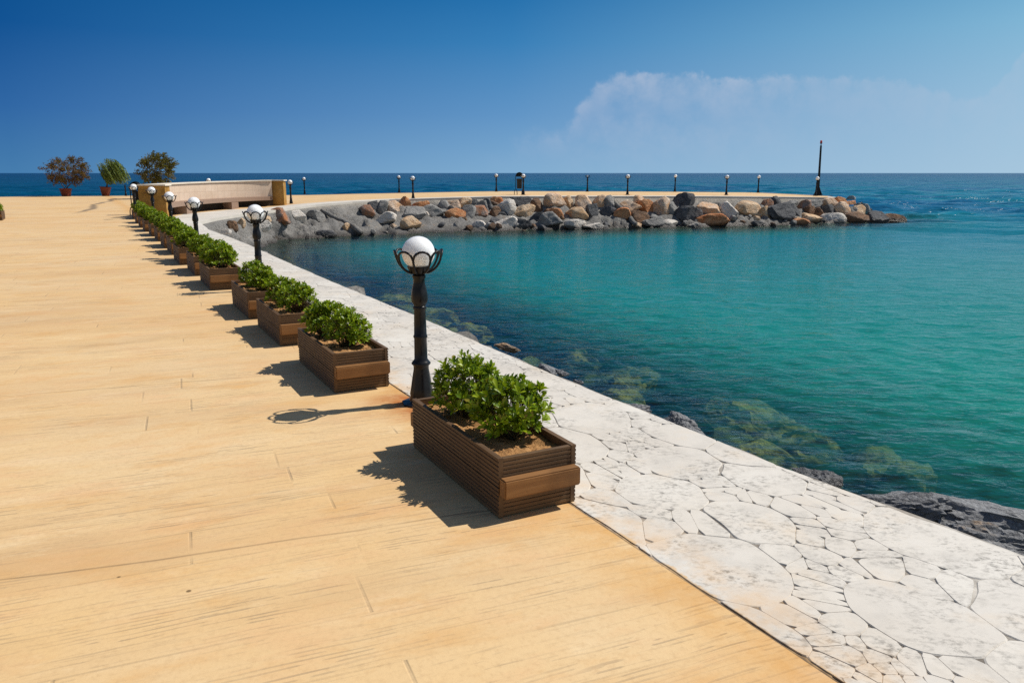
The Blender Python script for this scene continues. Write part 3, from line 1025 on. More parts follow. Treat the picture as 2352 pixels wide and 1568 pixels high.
def build_water():
    rs = [2.0]
    while rs[-1] < 9000:
        r = rs[-1]
        rs.append(r + max(0.045, 0.0078 * r))
    rs = np.array(rs)
    th = np.concatenate([np.arange(-180, -38, 6.0), np.arange(-38, 40, 0.13), np.arange(40, 180, 6.0)])
    th = np.radians(th)
    nr, nt = len(rs), len(th)
    Rr, Tt = np.meshgrid(rs, th, indexing='ij')
    X = Rr * np.sin(Tt)
    Y = Rr * np.cos(Tt)
    P = np.stack([X.ravel(), Y.ravel()], 1).astype(np.float64)
    near = P[:, 0] ** 2 + P[:, 1] ** 2 < 90 ** 2
    shore = np.full(len(P), 60.0)
    wl = [b for a, b in pairs]
    pn = P[near]
    d_edge = seg_dist(pn, [(v.x, v.y) for v in wl])
    d_k = seg_dist(pn, [(a.x, a.y) for a, b in pairs])
    d = np.where(d_k < 1.2, 0, d_edge)
    shore[near] = d
    # harbour mask: inside the basin (south of the pier, east of the quay)
    tipx = Wp[-1].x
    open_ = np.ones(len(P))
    hx = np.clip((P[:, 0] - (tipx - 6)) / 22.0, 0, 1)
    hy = np.clip((P[:, 1] - 45 - np.maximum(0, 0) ) / 8.0, 0, 1)
    yline = np.interp(P[:, 0], [k.x for k in Kp[6:]], [k.y + 3 for k in Kp[6:]])
    behind = (P[:, 1] > yline).astype(float)
    open_ = np.where(behind > 0, np.where(P[:, 0] > tipx - 2, np.clip((P[:, 1] - 40) / 18 + hx * 0.3, 0, 1), 1.0), hx * 0.9 * np.clip((P[:, 1] - 14) / 30, 0, 1))
    open_ = np.clip(open_, 0, 1)
    # waves
    rng = np.random.default_rng(7)
    Z = np.zeros(len(P))
    cell = np.maximum(0.0078 * np.hypot(P[:, 0], P[:, 1]), 0.045)
    for i in range(46):
        lam = 0.30 * (1.12 ** i)
        if lam > 26: break
        for rep in range(2 if lam < 8 else 1):
            ang = R(-100) + rng.normal(0, 0.55)
            kx, ky = math.cos(ang) * 2 * PI / lam, math.sin(ang) * 2 * PI / lam
            ph = rng.uniform(0, 2 * PI)
            slope_h = 0.018 * math.exp(-((math.log(lam) - math.log(0.5)) / 0.8) ** 2)
            slope_s = 0.055 * math.exp(-((math.log(lam) - math.log(3.2)) / 1.1) ** 2)
            amp_h = slope_h * lam / (2 * PI) * 1.2
            amp_s = slope_s * lam / (2 * PI) * 1.4
            damp = np.clip((lam / cell - 2.2) / 3.0, 0, 1)
            mod = 1 + 0.5 * np.sin(P[:, 0] * 0.21 / (1 + lam) + P[:, 1] * 0.33 / (1 + lam) + ph * 3)
            w = np.sin(kx * P[:, 0] + ky * P[:, 1] + ph)
            Z += (amp_h + (amp_s - amp_h) * open_) * damp * w * mod
    co = np.stack([P[:, 0], P[:, 1], Z + WL], 1).astype(np.float32)
    idx = np.arange(nr * nt).reshape(nr, nt)
    a = idx[:-1, :]
    b = idx[1:, :]
    a2 = np.roll(a, -1, axis=1)
    b2 = np.roll(b, -1, axis=1)
    quads = np.stack([a, b, b2, a2], -1).reshape(-1, 4)
    # no water surface under the dry quay: drop the cells well inside the built ground
    me = bpy.data.meshes.new('water')
    me.vertices.add(len(co))
    me.vertices.foreach_set('co', co.ravel())
    me.loops.add(quads.size)
    me.loops.foreach_set('vertex_index', quads.ravel().astype(np.int32))
    me.polygons.add(len(quads))
    me.polygons.foreach_set('loop_start', np.arange(0, quads.size, 4, dtype=np.int32))
    me.update(calc_edges=True)
    me.polygons.foreach_set('use_smooth', np.ones(len(quads), dtype=bool))
    for nm, arr in (('shore', shore), ('open', open_)):
        at_ = me.attributes.new(nm, 'FLOAT', 'POINT')
        at_.data.foreach_set('value', arr.astype(np.float32))
    me.validate()
    if me.polygons[0].normal.z < 0: me.flip_normals()
    o = link_mesh('water', me, mat_water())
    tag(o, 'green and blue sea water of the harbour basin and open sea', 'water', kind='structure')


build_water()

# ---------------------------------------------------------------- rocks


def rock_mesh(seed, sub=3, flat=0.0, planes=9, rough=0.05):
    rng = random.Random(seed)
    bm = bmesh.new()
    bmesh.ops.create_icosphere(bm, subdivisions=sub, radius=1.0)
    pl = []
    for i in range(planes):
        v = Vector((rng.gauss(0, 1), rng.gauss(0, 1), rng.gauss(0, 1))).normalized()
        pl.append((v, rng.uniform(0.55, 0.92)))
    o = Vector((seed * 1.7 % 50, seed * 3.1 % 50, 0))
    for v in bm.verts:
        d = v.co.normalized()
        r = 1.15
        for n, h in pl:
            c = d.dot(n)
            if c > 0.05: r = min(r, h / c)
        r = r * (1 + rough * 2.0 * noise.noise(d * 1.7 + o) + rough * 1.5 * noise.noise(d * 4 + o) + rough * 0.8 * noise.noise(d * 9 + o) + (rough * 0.7 * noise.noise(d * 21 + o) + rough * 0.6 * abs(noise.noise(d * 13 - o)) if rough > .06 else 0))
        v.co = d * r
    # normalise to unit half extents
    for ax in range(3):
        lo = min(v.co[ax] for v in bm.verts)
        hi = max(v.co[ax] for v in bm.verts)
        for v in bm.verts: v.co[ax] = (v.co[ax] - (lo + hi) / 2) / ((hi - lo) / 2)
    me = bpy.data.meshes.new('boulder')
    bm.to_mesh(me)
    bm.free()
    me.shade_smooth()
    me.set_sharp_from_angle(angle=R(38))
    return me


def crop_px(crop, x, y):
    ox, oy = {2: (800, 650), 3: (1900, 550), 4: (2800, 500)}[crop]
    return (ox + x / 1.96) * 0.57422, (oy + y / 1.96) * 0.57422


ROCKS = [
    (2, 195, 555, 75, 55, 'white_r', 'small white rock at the foot of the white path, left end of the slope'),
    (2, 255, 500, 55, 75, 'brown_r', 'dusty brown rock left of the second lamp globe, near the white path'),
    (2, 320, 475, 55, 65, 'tan_r', 'small tan rock half hidden left of the second lamp globe'),
    (2, 525, 450, 45, 50, 'tan_r', 'small tan rock right beside the second lamp globe'),
    (2, 500, 500, 90, 65, 'white_r', 'flat white rock just right of the second lamp post'),
    (2, 632, 440, 155, 125, 'greyor_r', 'big grey boulder with rust lower half, below the lamp by the bench'),
    (2, 765, 430, 95, 85, 'white_r', 'white and orange rock below the seaward lamp near the bench'),
    (2, 905, 425, 100, 75, 'grey_r', 'lone grey rock left of the long grey ridge on the slope'),
    (2, 985, 565, 125, 55, 'dark_r', 'black flat rock at the waterline left of the ridge foot'),
    (2, 1150, 510, 55, 55, 'tan_r', 'small mustard rock lying right of the grey ridge'),
    (2, 1295, 385, 125, 78, 'greyor_r', 'rounded grey boulder with orange underside, first of the upper row'),
    (2, 1362, 355, 65, 80, 'dark_r', 'dark grey slab squeezed in behind the first grey slab of the upper row'),
    (2, 1427, 362, 78, 95, 'grey_r', 'upright grey slab between dark slab and beige orange boulder'),
    (2, 1520, 368, 112, 100, 'pale_r', 'beige boulder with orange streaks left of the salmon boulder'),
    (2, 1592, 335, 85, 105, 'orange_r', 'salmon orange upright boulder high under the pier edge, left of the lamp'),
    (2, 1735, 335, 100, 50, 'orange_r', 'flat orange rock just below the kerb, right of the lamp foot'),
    (2, 1445, 440, 155, 70, 'white_r', 'wide cream white split rock in the middle of the slope'),
    (2, 1680, 412, 170, 95, 'grey_r', 'wide cement crusted grey boulder right of the cream split rock'),
    (2, 1762, 415, 55, 45, 'white_r', 'small white stone between two crusted grey boulders'),
    (2, 1820, 390, 155, 95, 'grey_r', 'large round cement crusted grey boulder left of the vivid orange rock'),
    (2, 1650, 490, 125, 95, 'tan_r', 'mustard brown boulder low on the slope under the crusted grey ones'),
    (2, 1515, 505, 42, 38, 'pale_r', 'tiny pinkish stone left of the mustard brown boulder'),
    (2, 1455, 556, 38, 28, 'white_r', 'tiny white stone at the water below the cream split rock'),
    (2, 1360, 545, 32, 32, 'grey_r', 'tiny pale grey stone at the waterline right of the ridge foot'),
    (2, 1910, 358, 92, 92, 'grey_r', 'grey boulder in the upper row left of two pale orange ones'),
    (2, 1985, 345, 92, 72, 'pale_r', 'pale orange wedge above the vivid orange rock'),
    (2, 2065, 335, 100, 90, 'tan_r', 'tan beige boulder with flat face, upper row left of the seaward lamp'),
    (2, 2000, 412, 122, 78, 'orange_r', 'vivid orange blocky rock in the middle of the slope'),
    (2, 2085, 405, 110, 110, 'grey_r', 'broad crusted grey boulder right of the vivid orange rock'),
    (2, 2145, 320, 62, 52, 'grey_r', 'small pale grey rock tucked under the kerb'),
    (2, 2225, 340, 92, 88, 'dark_r', 'dark grey rounded boulder under the seaward lamp left of the bin'),
    (2, 2310, 325, 78, 75, 'brown_r', 'reddish brown boulder under the kerb left of the bin'),
    (2, 2190, 500, 85, 60, 'white_r', 'white rock low on the slope below the seaward lamp'),
    (2, 2300, 510, 78, 55, 'brown_r', 'dark brown flat rock near the water below the seaward lamp'),
    (3, 40, 605, 98, 105, 'greyor_r', 'grey boulder with orange right face, mid slope left of the bin'),
    (3, 75, 542, 92, 72, 'grey_r', 'crusted grey boulder in the upper row left of the brown orange one'),
    (3, 165, 518, 88, 82, 'orange_r', 'brown orange boulder under the kerb left of the white slab'),
    (3, 168, 600, 85, 90, 'brown_r', 'brown boulder left of the white grey slab, mid slope'),
    (3, 255, 565, 108, 125, 'white_r', 'upright white grey slab below and left of the litter bin'),
    (3, 362, 515, 135, 82, 'dark_r', 'dark wide boulder directly below the litter bin'),
    (3, 385, 592, 135, 92, 'tan_r', 'large tan boulder with a pointed top below the dark one under the bin'),
    (3, 480, 540, 78, 94, 'brown_r', 'egg shaped brown boulder right of the litter bin'),
    (3, 490, 642, 110, 88, 'dark_r', 'dark grey angular boulder below the egg shaped brown one'),
    (3, 370, 690, 112, 82, 'dark_r', 'bluish dark boulder at the waterline below the bin'),
    (3, 245, 665, 140, 74, 'white_r', 'beige and white flat topped rock at the waterline left of the bin'),
    (3, 150, 668, 70, 62, 'dark_r', 'dark small boulder left of the beige flat topped rock by the water'),
    (3, 30, 692, 68, 64, 'white_r', 'whitish grey rock at the waterline, left of the small dark boulder'),
    (3, 600, 645, 140, 95, 'grey_r', 'crusted grey boulder low on the slope under the big pale pink one'),
    (3, 622, 515, 135, 115, 'pale_r', 'big smooth pale pink boulder touching the kerb right of the bin'),
    (3, 728, 515, 58, 85, 'tan_r', 'narrow tan boulder right of the big pale pink one'),
    (3, 632, 602, 95, 72, 'orange_r', 'pale orange wedge under the big pale pink boulder'),
    (3, 850, 525, 95, 115, 'pale_r', 'tilted beige orange boulder under the lamp with missing globe'),
    (3, 785, 610, 160, 92, 'tan_r', 'long tan orange block in the middle of the slope, below the missing globe lamp'),
    (3, 915, 592, 75, 110, 'dark_r', 'dark upright boulder right of the long tan orange block'),
    (3, 980, 520, 82, 95, 'pale_r', 'pale beige upright boulder left of the grey slanting ridge top'),
    (3, 1060, 530, 92, 112, 'grey_r', 'crusted grey boulder left of the first lamp right of the bin'),
    (3, 1030, 596, 115, 82, 'dark_r', 'dark grey flat boulder under the crusted grey one, left of the ridge'),
    (3, 790, 680, 135, 60, 'white_r', 'whitish grey rounded rock at the waterline below the tan orange block'),
    (3, 930, 696, 125, 46, 'white_r', 'long low pale rock at the waterline, right of the whitish rounded one'),
    (3, 740, 712, 92, 26, 'orange_r', 'thin orange rock just above the water'),
    (3, 1157, 612, 100, 95, 'orange_r', 'orange beige boulder crossed by the slanting grey ridge'),
    (3, 1207, 550, 135, 90, 'pale_r', 'pale tilted slab just below the first lamp right of the bin'),
    (3, 1285, 500, 76, 72, 'pale_r', 'pale orange wedge touching the kerb right of the first lamp past the bin'),
    (3, 1337, 562, 112, 115, 'orange_r', 'orange brown boulder left of the tall pale slab'),
    (3, 1280, 642, 140, 95, 'brown_r', 'black and orange boulder low beside the ridge foot'),
    (3, 1265, 690, 38, 28, 'orange_r', 'tiny bright orange stone at the ridge foot by the water'),
    (3, 1455, 577, 110, 170, 'pale_r', 'tall pale slab with orange left side, the tallest upright stone'),
    (3, 1400, 675, 135, 68, 'grey_r', 'low grey boulder at the waterline left of the white jagged rock'),
    (3, 1515, 682, 112, 60, 'white_r', 'white jagged rock at the waterline below the tall pale slab'),
    (3, 1540, 585, 95, 120, 'grey_r', 'crusted grey boulder right of the tall pale slab'),
    (3, 1617, 515, 155, 115, 'dark_r', 'black angular boulder touching the kerb below the middle bare globe lamp'),
    (3, 1677, 622, 165, 125, 'dark_r', 'large dark grey boulder under the black angular one'),
    (3, 1717, 688, 62, 32, 'white_r', 'small white rock in the water below the large dark grey boulder'),
    (3, 1815, 567, 165, 88, 'pale_r', 'wide beige boulder sitting on the rust red one'),
    (3, 1860, 655, 185, 84, 'orange_r', 'rust red wide boulder low at the waterline'),
    (3, 1990, 590, 108, 135, 'white_r', 'upright egg shaped pale grey boulder below the second lamp past the bin'),
    (3, 2150, 592, 185, 128, 'tan_r', 'largest beige boulder with pitted face, below the bare lamp near the mast'),
    (3, 2265, 612, 72, 115, 'tan_r', 'upright tan boulder right of the largest beige one'),
    (3, 2285, 535, 85, 78, 'greyor_r', 'reddish grey boulder under the kerb above the upright tan one'),
    (3, 2225, 682, 95, 40, 'dark_r', 'low dark rock at the waterline right of the largest beige boulder'),
    (4, 575, 618, 88, 88, 'dark_r', 'dark grey boulder under the kerb above the large black one'),
    (4, 622, 700, 185, 125, 'dark_r', 'large black boulder in the row left of the pier end'),
    (4, 715, 630, 82, 58, 'grey_r', 'small flat grey boulder upper row above the large black one'),
    (4, 735, 692, 68, 95, 'dark_r', 'narrow dark upright stone right of the large black boulder'),
    (4, 808, 640, 95, 75, 'greyor_r', 'grey boulder with orange corner left of the lamp by the mast'),
    (4, 855, 682, 82, 76, 'brown_r', 'grey brown boulder mid slope below the lamp by the mast'),
    (4, 745, 762, 172, 56, 'orange_r', 'flat orange brown rock at the waterline left of the pier end'),
    (4, 865, 740, 165, 76, 'tan_r', 'wide beige brown boulder at the waterline below the lamp by the mast'),
    (4, 885, 632, 98, 66, 'grey_r', 'crusted grey boulder directly below the lamp by the mast'),
    (4, 935, 712, 78, 98, 'brown_r', 'dull brown boulder between the wide beige brown and the white one'),
    (4, 1020, 625, 92, 80, 'pale_r', 'pale pinkish boulder in the upper row near the pier end'),
    (4, 1000, 677, 98, 78, 'dark_r', 'dark grey boulder under the pale pinkish one at the pier end'),
    (4, 1035, 742, 158, 76, 'white_r', 'white boulder at the waterline near the pier end'),
    (4, 1100, 600, 95, 52, 'orange_r', 'flat orange brown boulder under the very end of the kerb'),
    (4, 1095, 684, 120, 120, 'pale_r', 'big orange beige boulder at the corner of the pier end'),
    (4, 1165, 618, 95, 88, 'orange_r', 'jagged orange brown boulder right of the kerb end'),
    (4, 1217, 670, 125, 135, 'tan_r', 'tan grey tall boulder at the rounded pier end'),
    (4, 1210, 735, 158, 78, 'brown_r', 'dark brown boulder at the waterline of the pier end'),
    (4, 1170, 572, 62, 66, 'grey_r', 'pointed grey boulder sticking up behind the kerb end'),
    (4, 1268, 645, 98, 145, 'grey_r', 'tall grey boulder, rightmost of the pier end pile'),
    (4, 1312, 672, 52, 72, 'dark_r', 'small dark rock behind the rightmost tall grey boulder'),
    (4, 1385, 708, 150, 118, 'dark_r', 'black rock standing off the pier end in the water'),
    (4, 1505, 718, 160, 74, 'brown_r', 'low dark brown rock farthest out in the water off the pier end'),
]
eye = Vector((0, 0, EYE))
rock_meshes = [rock_mesh(11 + 7 * i, 4, planes=7 + i % 4, rough=0.026 + 0.008 * (i % 3)) for i in range(14)]
rng = random.Random(5)
for i, (cr, cx, cy, w, h, mname, lab) in enumerate(ROCKS):
    px, py = crop_px(cr, cx, cy)
    d = ray(px, py).normalized()
    hit = emb_bvh.ray_cast(eye, d)
    sc = 0.57422 / 1.96
    if hit[0] is None or hit[3] > 62 or cx > 1295 and cr == 4:
        pos = at(px, py + h * sc * 0.4, WL)
    else:
        pos = hit[0]
    dist = (pos - eye).dot(Vector((0, math.cos(PITCH), -math.sin(PITCH))))
    hw = w * sc / FOC * dist / 2
    hh = h * sc / FOC * dist / 2
    me = rock_meshes[i % len(rock_meshes)].copy()
    me.materials.clear()
    me.materials.append(M[mname])
    o = link_mesh('boulder', me)
    o.scale = (hw * 1.42, (hw + hh) * 0.5 * rng.uniform(1.0, 1.2), hh * 1.40)
    o.rotation_euler = (rng.uniform(-.12, .12), rng.uniform(-.22, .22), rng.uniform(-.45, .45))
    o.location = pos - (d * 0.28 * hw)
    tag(o, lab, 'rock', 'boulders set in the pier embankment')

r6 = random.Random(41)
fill_meshes = [rock_mesh(1201 + i, 2, planes=8, rough=0.05) for i in range(4)]
pier_pairs = [pr for pr in fine_pairs if pr[0].y > 33 and -4.5 < pr[0].x < tip.x + 1]
for i in range(70):
    k, w = pier_pairs[int((i + r6.random()) / 70 * len(pier_pairs)) % len(pier_pairs)]
    s_ = r6.choice((r6.uniform(.80, 1.02), r6.uniform(.80, 1.02), r6.uniform(.25, .8)))
    me = fill_meshes[i % 4].copy()
    me.materials.append(M[r6.choice(('grey_r', 'grey_r', 'dark_r', 'brown_r', 'tan_r'))])
    o = link_mesh('stone', me)
    sz = r6.uniform(.11, .25)
    o.location = emb_point(k, w, s_, True) + Vector((0, -0.05, 0.02))
    o.scale = (sz * r6.uniform(1, 1.5), sz, sz * r6.uniform(.7, 1))
    o.rotation_euler = (r6.uniform(-.4, .4), r6.uniform(-.4, .4), r6.uniform(0, 3))
    tag(o, 'small stone wedged between the big boulders of the pier slope', 'stone', 'small filler stones on the pier slope')

# rocks along the near quay
SHORE = [  # px,py (disp), w,h px, z centre, material, flatten, label
    (1472, 931, 78, 40, -1.02, 'shore', 'dark rock with orange top peeking over the white edge right of the nearest planter'),
    (1592, 968, 110, 54, -0.98, 'shore', 'grey rock with sand patch showing above the white edge'),
    (1700, 1030, 62, 26, -0.95, 'shore', 'low dark crusted rock lying close against the white edge'),
    (1905, 1092, 130, 60, -1.16, 'shore', 'wet dark brown rock half out of the water'),
    (2060, 1166, 190, 90, -0.98, 'shore', 'dark grey rock with sand patch beside the white edge at lower right'),
    (2270, 1200, 330, 84, -1.02, 'shore', 'long blue grey rock at the right edge of the picture'),
    (2290, 1240, 220, 80, -0.86, 'shore', 'gritty dark conglomerate rock between the white edge and the long blue grey rock'),
    (1168, 799, 78, 20, -1.10, 'tan_r', 'flat beige rock breaking the water close behind the nearest lamp'),
    (1290, 858, 40, 18, -1.03, 'shore', 'small grey rock at the white edge above the planter shrubs'),
    (1326, 877, 26, 14, -1.0, 'shore', 'smallest dark rock at the white edge, right of the small grey one'),
    (1260, 848, 60, 20, -1.08, 'shore', 'low black rock at the white edge, left of the small grey one'),
]
for i, (px, py, w, h, z, mname, lab) in enumerate(SHORE):
    pos = at(px, py, z)
    dist = (pos - eye).length
    hw = w / FOC * dist / 2
    hh = h / FOC * dist / 2
    me = rock_mesh(301 + 13 * i, 5 if i < 7 else 4, planes=10, rough=0.10)
    me.materials.append(M[mname])
    o = link_mesh('shore_rock', me)
    o.scale = (hw * (1.25 if i not in (4, 5, 6) else 1.02), max(hw * 0.5, hh * 1.1), max(hh * 0.85, hw * 0.28))
    o.rotation_euler = (rng.uniform(-.1, .1), rng.uniform(-.1, .1), R(-24 if i in (4, 5, 6) else rng.uniform(-62, -40)))
    o.location = pos - Vector((0, 0, 0.06 if i < 4 else 0.0)) - INN * (0.10 if i < 4 else 0)
    tag(o, lab, 'rock', 'rocks along the foot of the white edge')
SUBM = [
    (1762, 975, 190, 70, 'large yellowish rock under the water right of the sandy grey rock'),
    (1655, 955, 80, 36, 'small olive rock under water left of the large yellowish one'),
    (1440, 884, 130, 44, 'pale olive rock under water beyond the white edge, second from the left'),
    (1425, 906, 96, 32, 'brown olive rock under water just behind the dark rock with orange top'),
    (1335, 836, 80, 44, 'olive rock under water near the small grey rock'),
    (1860, 1040, 140, 46, 'brown rock under water above the wet dark brown rock'),
    (2010, 1085, 130, 64, 'yellow green rock under water right of the wet dark brown rock'),
    (2080, 1120, 110, 40, 'olive rock under water above the rock with sand patch at lower right'),
    (1690, 1000, 160, 34, 'long brown olive ledge under water below the large yellowish rock'),
    (1090, 770, 90, 24, 'dim brown rock under water right of the nearest lamp post'),
    (1010, 735, 90, 20, 'dim olive rock under water beside the nearest lamp shaft'),
    (900, 700, 110, 22, 'dim olive rock under water left of the nearest lamp'),
]
for i, (px, py, w, h, lab) in enumerate(SUBM):
    pos = at(px, py, WL - 0.28)
    dist = (pos - eye).length
    hw = w / FOC * dist / 2
    hd = h / 2 * dist * dist / FOC / (EYE - WL) * 0.95
    me = rock_mesh(501 + 13 * i, 4, planes=8, rough=0.08)
    me.materials.append(M['algae'])
    o = link_mesh('sunken_rock', me)
    o.scale = (hw, max(0.25, min(hd, hw * 1.2)), 0.26)
    o.rotation_euler = (0, 0, R(-35))
    o.location = pos
    tag(o, lab, 'rock', 'sunken rocks along the quay')

r5 = random.Random(19)
sub_meshes = [rock_mesh(901 + i, 3, planes=8, rough=0.08) for i in range(4)]
for i in range(34):
    s_ = 1.5 + 17 * (i + r5.random()) / 34
    base = None
    for a, b in zip(Km[:-1], Km[1:]):
        if (a - IN0).dot(IND) <= s_ <= (b - IN0).dot(IND):
            base = a.lerp(b, (s_ - (a - IN0).dot(IND)) / ((b - a).dot(IND)))
    if base is None: continue
    me = sub_meshes[i % 4].copy()
    me.materials.append(M['algae'] if i % 3 else M['shore'])
    o = link_mesh('sunken_rock', me)
    sz = r5.uniform(.22, .5)
    o.location = base + INN * r5.uniform(1.75, 3.3) + Vector((0, 0, WL - 0.30))
    o.rotation_euler = (0, 0, r5.uniform(0, 3))
    o.scale = (sz * 1.5, sz, 0.24)
    tag(o, 'small brown olive rock lying under the water along the white quay edge', 'rock', 'small sunken rocks along the quay')

# crusted ridges (old pipes) on the slope
for nm, pts, lab in (
    ('pipe', [(2, 955, 372), (2, 1040, 425), (2, 1130, 465), (2, 1200, 500), (2, 1262, 560)], 'grey cement crusted pipe running down the bare slope near the bench'),
    ('pipe', [(3, 1075, 482), (3, 1130, 540), (3, 1180, 585), (3, 1225, 640), (3, 1262, 682)], 'grey cement crusted pipe slanting down between orange boulders right of the bin'),
):
    P = []
    for c, x, y in pts:
        hit = emb_bvh.ray_cast(eye, ray(*crop_px(c, x, y)).normalized())
        P.append(hit[0] - ray(*crop_px(c, x, y)).normalized() * (0.10 if c == 2 else 0.42))
    Pf = []
    for a, b in zip(P[:-1], P[1:]):
        for s in range(6): Pf.append(a.lerp(b, s / 6))
    Pf.append(P[-1])
    Pf = [p + Vector((0.05 * noise.noise(p * 3), 0, 0.05 * noise.noise(p * 3 + Vector((9, 9, 9))))) for p in Pf]
    mb = MB()
    mb.tube(Pf, 0.10, 10, taper=0.13)
    o = mb.build(nm, M['mortar'], smooth=True)
    tag(o, lab, 'pipe')

# ---------------------------------------------------------------- lamps
post_prof = [(0.083, 0.0), (0.086, 0.03), (0.080, 0.06), (0.083, 0.075), (0.074, 0.12), (0.064, 0.19), (0.055, 0.26), (0.056, 0.285), (0.069, 0.297), (0.069, 0.306), (0.058, 0.318),
             (0.047, 0.335), (0.046, 0.40), (0.045, 0.487), (0.050, 0.492), (0.0505, 0.505), (0.045, 0.512), (0.043, 0.60), (0.0415, 0.695), (0.048, 0.702), (0.0485, 0.716),
             (0.042, 0.722), (0.043, 0.732), (0.054, 0.750), (0.058, 0.778), (0.056, 0.81), (0.049, 0.85), (0.042, 0.885), (0.041, 0.915), (0.047, 0.925), (0.049, 0.940), (0.040, 0.946)]


def lobe(t, z):
    if z < 0.25: return 1 + 0.055 * abs(math.sin(4 * t)) * min(1, z * 12)
    if 0.735 < z < 0.88: return 1 + 0.05 * abs(math.sin(3 * t + z * 9))
    if 0.33 < z < 0.69: return 1 + 0.015 * math.cos(12 * t)
    return 1


def cage_mesh():
    mb = MB()
    NP = 8

    def prof(t):
        a = t * PI / 2
        return 0.040 + 0.128 * math.sin(a) ** 0.85, 0.958 + 0.165 * (1 - math.cos(a)) ** 0.9
    for k in range(NP):
        th = 2 * PI * (k + 0.5) / NP
        hw = PI / NP
        path = []
        for s in range(9):
            t = 0.05 + 0.66 * s / 8
            r, z = prof(t)
            path.append((r, z, th - hw))
        for s in range(1, 12):
            u = -1 + 2 * s / 12
            t = 0.71 + 0.27 * math.sqrt(1 - u * u)
            r, z = prof(t)
            path.append((r, z, th + hw * u))
        for s in range(9):
            t = 0.71 - 0.66 * s / 8
            r, z = prof(t)
            path.append((r, z, th + hw))
        mb.tube([(r * math.cos(a), r * math.sin(a), z) for r, z, a in path], 0.0085, 6)
    return mb.mesh('cage', M['iron'], True)


pm = MB()
pm.lathe(post_prof, 36, lobe)
ME_POST = pm.mesh('post', M['iron'], True, 50)
pm = MB()
pm.lathe([(0.15, 0.0), (0.15, 0.012), (0.095, 0.022), (0.088, 0.04)], 8)
ME_BASE = pm.mesh('base_plate', M['iron'])
pm = MB()
pm.lathe([(0.034, 0.944), (0.045, 0.950), (0.062, 0.965), (0.078, 0.99), (0.082, 1.006), (0.070, 1.006)], 28)
ME_BOWL = pm.mesh('bowl', M['iron'], True, 50)
ME_CAGE = cage_mesh()


def globe_mesh(rad, nm):
    bm = bmesh.new()
    bmesh.ops.create_uvsphere(bm, u_segments=40, v_segments=28, radius=rad)
    me = bpy.data.meshes.new(nm)
    bm.to_mesh(me)
    bm.free()
    me.shade_smooth()
    me.materials.append(M['globe'])
    return me


ME_GLOBE = globe_mesh(0.116, 'globe')
ME_BULB = globe_mesh(0.04, 'bulb')
pm = MB()
pm.lathe([(0.045, 0.940), (0.085, 0.975), (0.10, 1.0), (0.06, 1.0)], 20)


def make_lamp(kind, loc, label, group, rz=0.0):
    r = empty('lamp_post', loc, rz)
    tag(r, label, 'street lamp', group)
    link_mesh('post', ME_POST, None, r)
    link_mesh('base_plate', ME_BASE, None, r)
    link_mesh('bowl', ME_BOWL, None, r)
    if kind in ('cage', 'bulb'): link_mesh('cage', ME_CAGE, None, r)
    if kind in ('cage', 'bare'):
        g = link_mesh('globe', ME_GLOBE, None, r)
        g.location = (0, 0, 1.10)
    if kind == 'bulb':
        g = link_mesh('bulb', ME_BULB, None, r)
        g.location = (0, 0, 1.07)
        g.scale = (1, 1, 1.5)
    return r


row_lamps = [
    ((-0.66, 5.53, 0), 'nearest and largest lamp post, black iron with white globe, behind the nearest planter'),
    ((-3.61, 11.15, 0), 'second nearest lamp post, its caged globe in front of the rocky slope'),
    ((-6.26, 15.65, -.03), 'third lamp post of the quay row, its globe before the bench seat'),
    ((-8.63, 20.05, -.03), 'fourth lamp post of the quay row, in front of the left bench end'),
    ((-11.47, 25.38, 0), 'fifth lamp post of the quay row, before the ochre bench end wall'),
    ((-13.75, 29.0, .04), 'sixth lamp post of the quay row, beside the black bin behind the planters'),
]
for i, (loc, lab) in enumerate(row_lamps):
    make_lamp('cage', loc, lab, 'lamp posts along the quay row', rz=R(27 + 11.25 + 3 * i))
for (x, y, kind, lab), pos in zip(pier_lamps, pier_lamp_pos):
    o = make_lamp(kind, pos, lab, 'lamp posts on the pier', rz=R(x % 45))
    if kind == 'bare' and x > 1800: o.rotation_euler = (0, R(2.5), 0)
make_lamp('cage', (at(481, 440, .12).x * 45 / at(481, 440, .12).y, 45, .13), 'lamp post hidden behind the bench wall, only its globe showing above the coping', 'lamp posts on the pier')
o = make_lamp('none', at(289.5, 451, 0), 'short black lamp post without globe under the drooping green tree', 'lamp posts on the pier')
o.scale = (1, 1, 0.8)

# ---------------------------------------------------------------- planters
PL, PW_, PH = 1.16, 0.44, 0.31


def grooved(x_in, x_out, z0, z1, s):
    """closed cross-section in XZ: flat inner face at x_in, reeded outer face at x_out (s = outward sign)"""
    poly = [(x_in, z0), (x_in, z1), (x_out, z1)]
    n = 14
    pitch = (z1 - z0) / n
    for k in range(n):
        zt = z1 - k * pitch
        deep = 0.0042 if k != 6 else 0.010
        poly += [(x_out, zt - pitch * 0.60), (x_out - s * deep, zt - pitch * 0.68), (x_out - s * deep, zt - pitch * 0.92)]
        if k < n - 1: poly.append((x_out, zt - pitch))
    poly.append((x_out - s * 0.004, z0))
    return poly


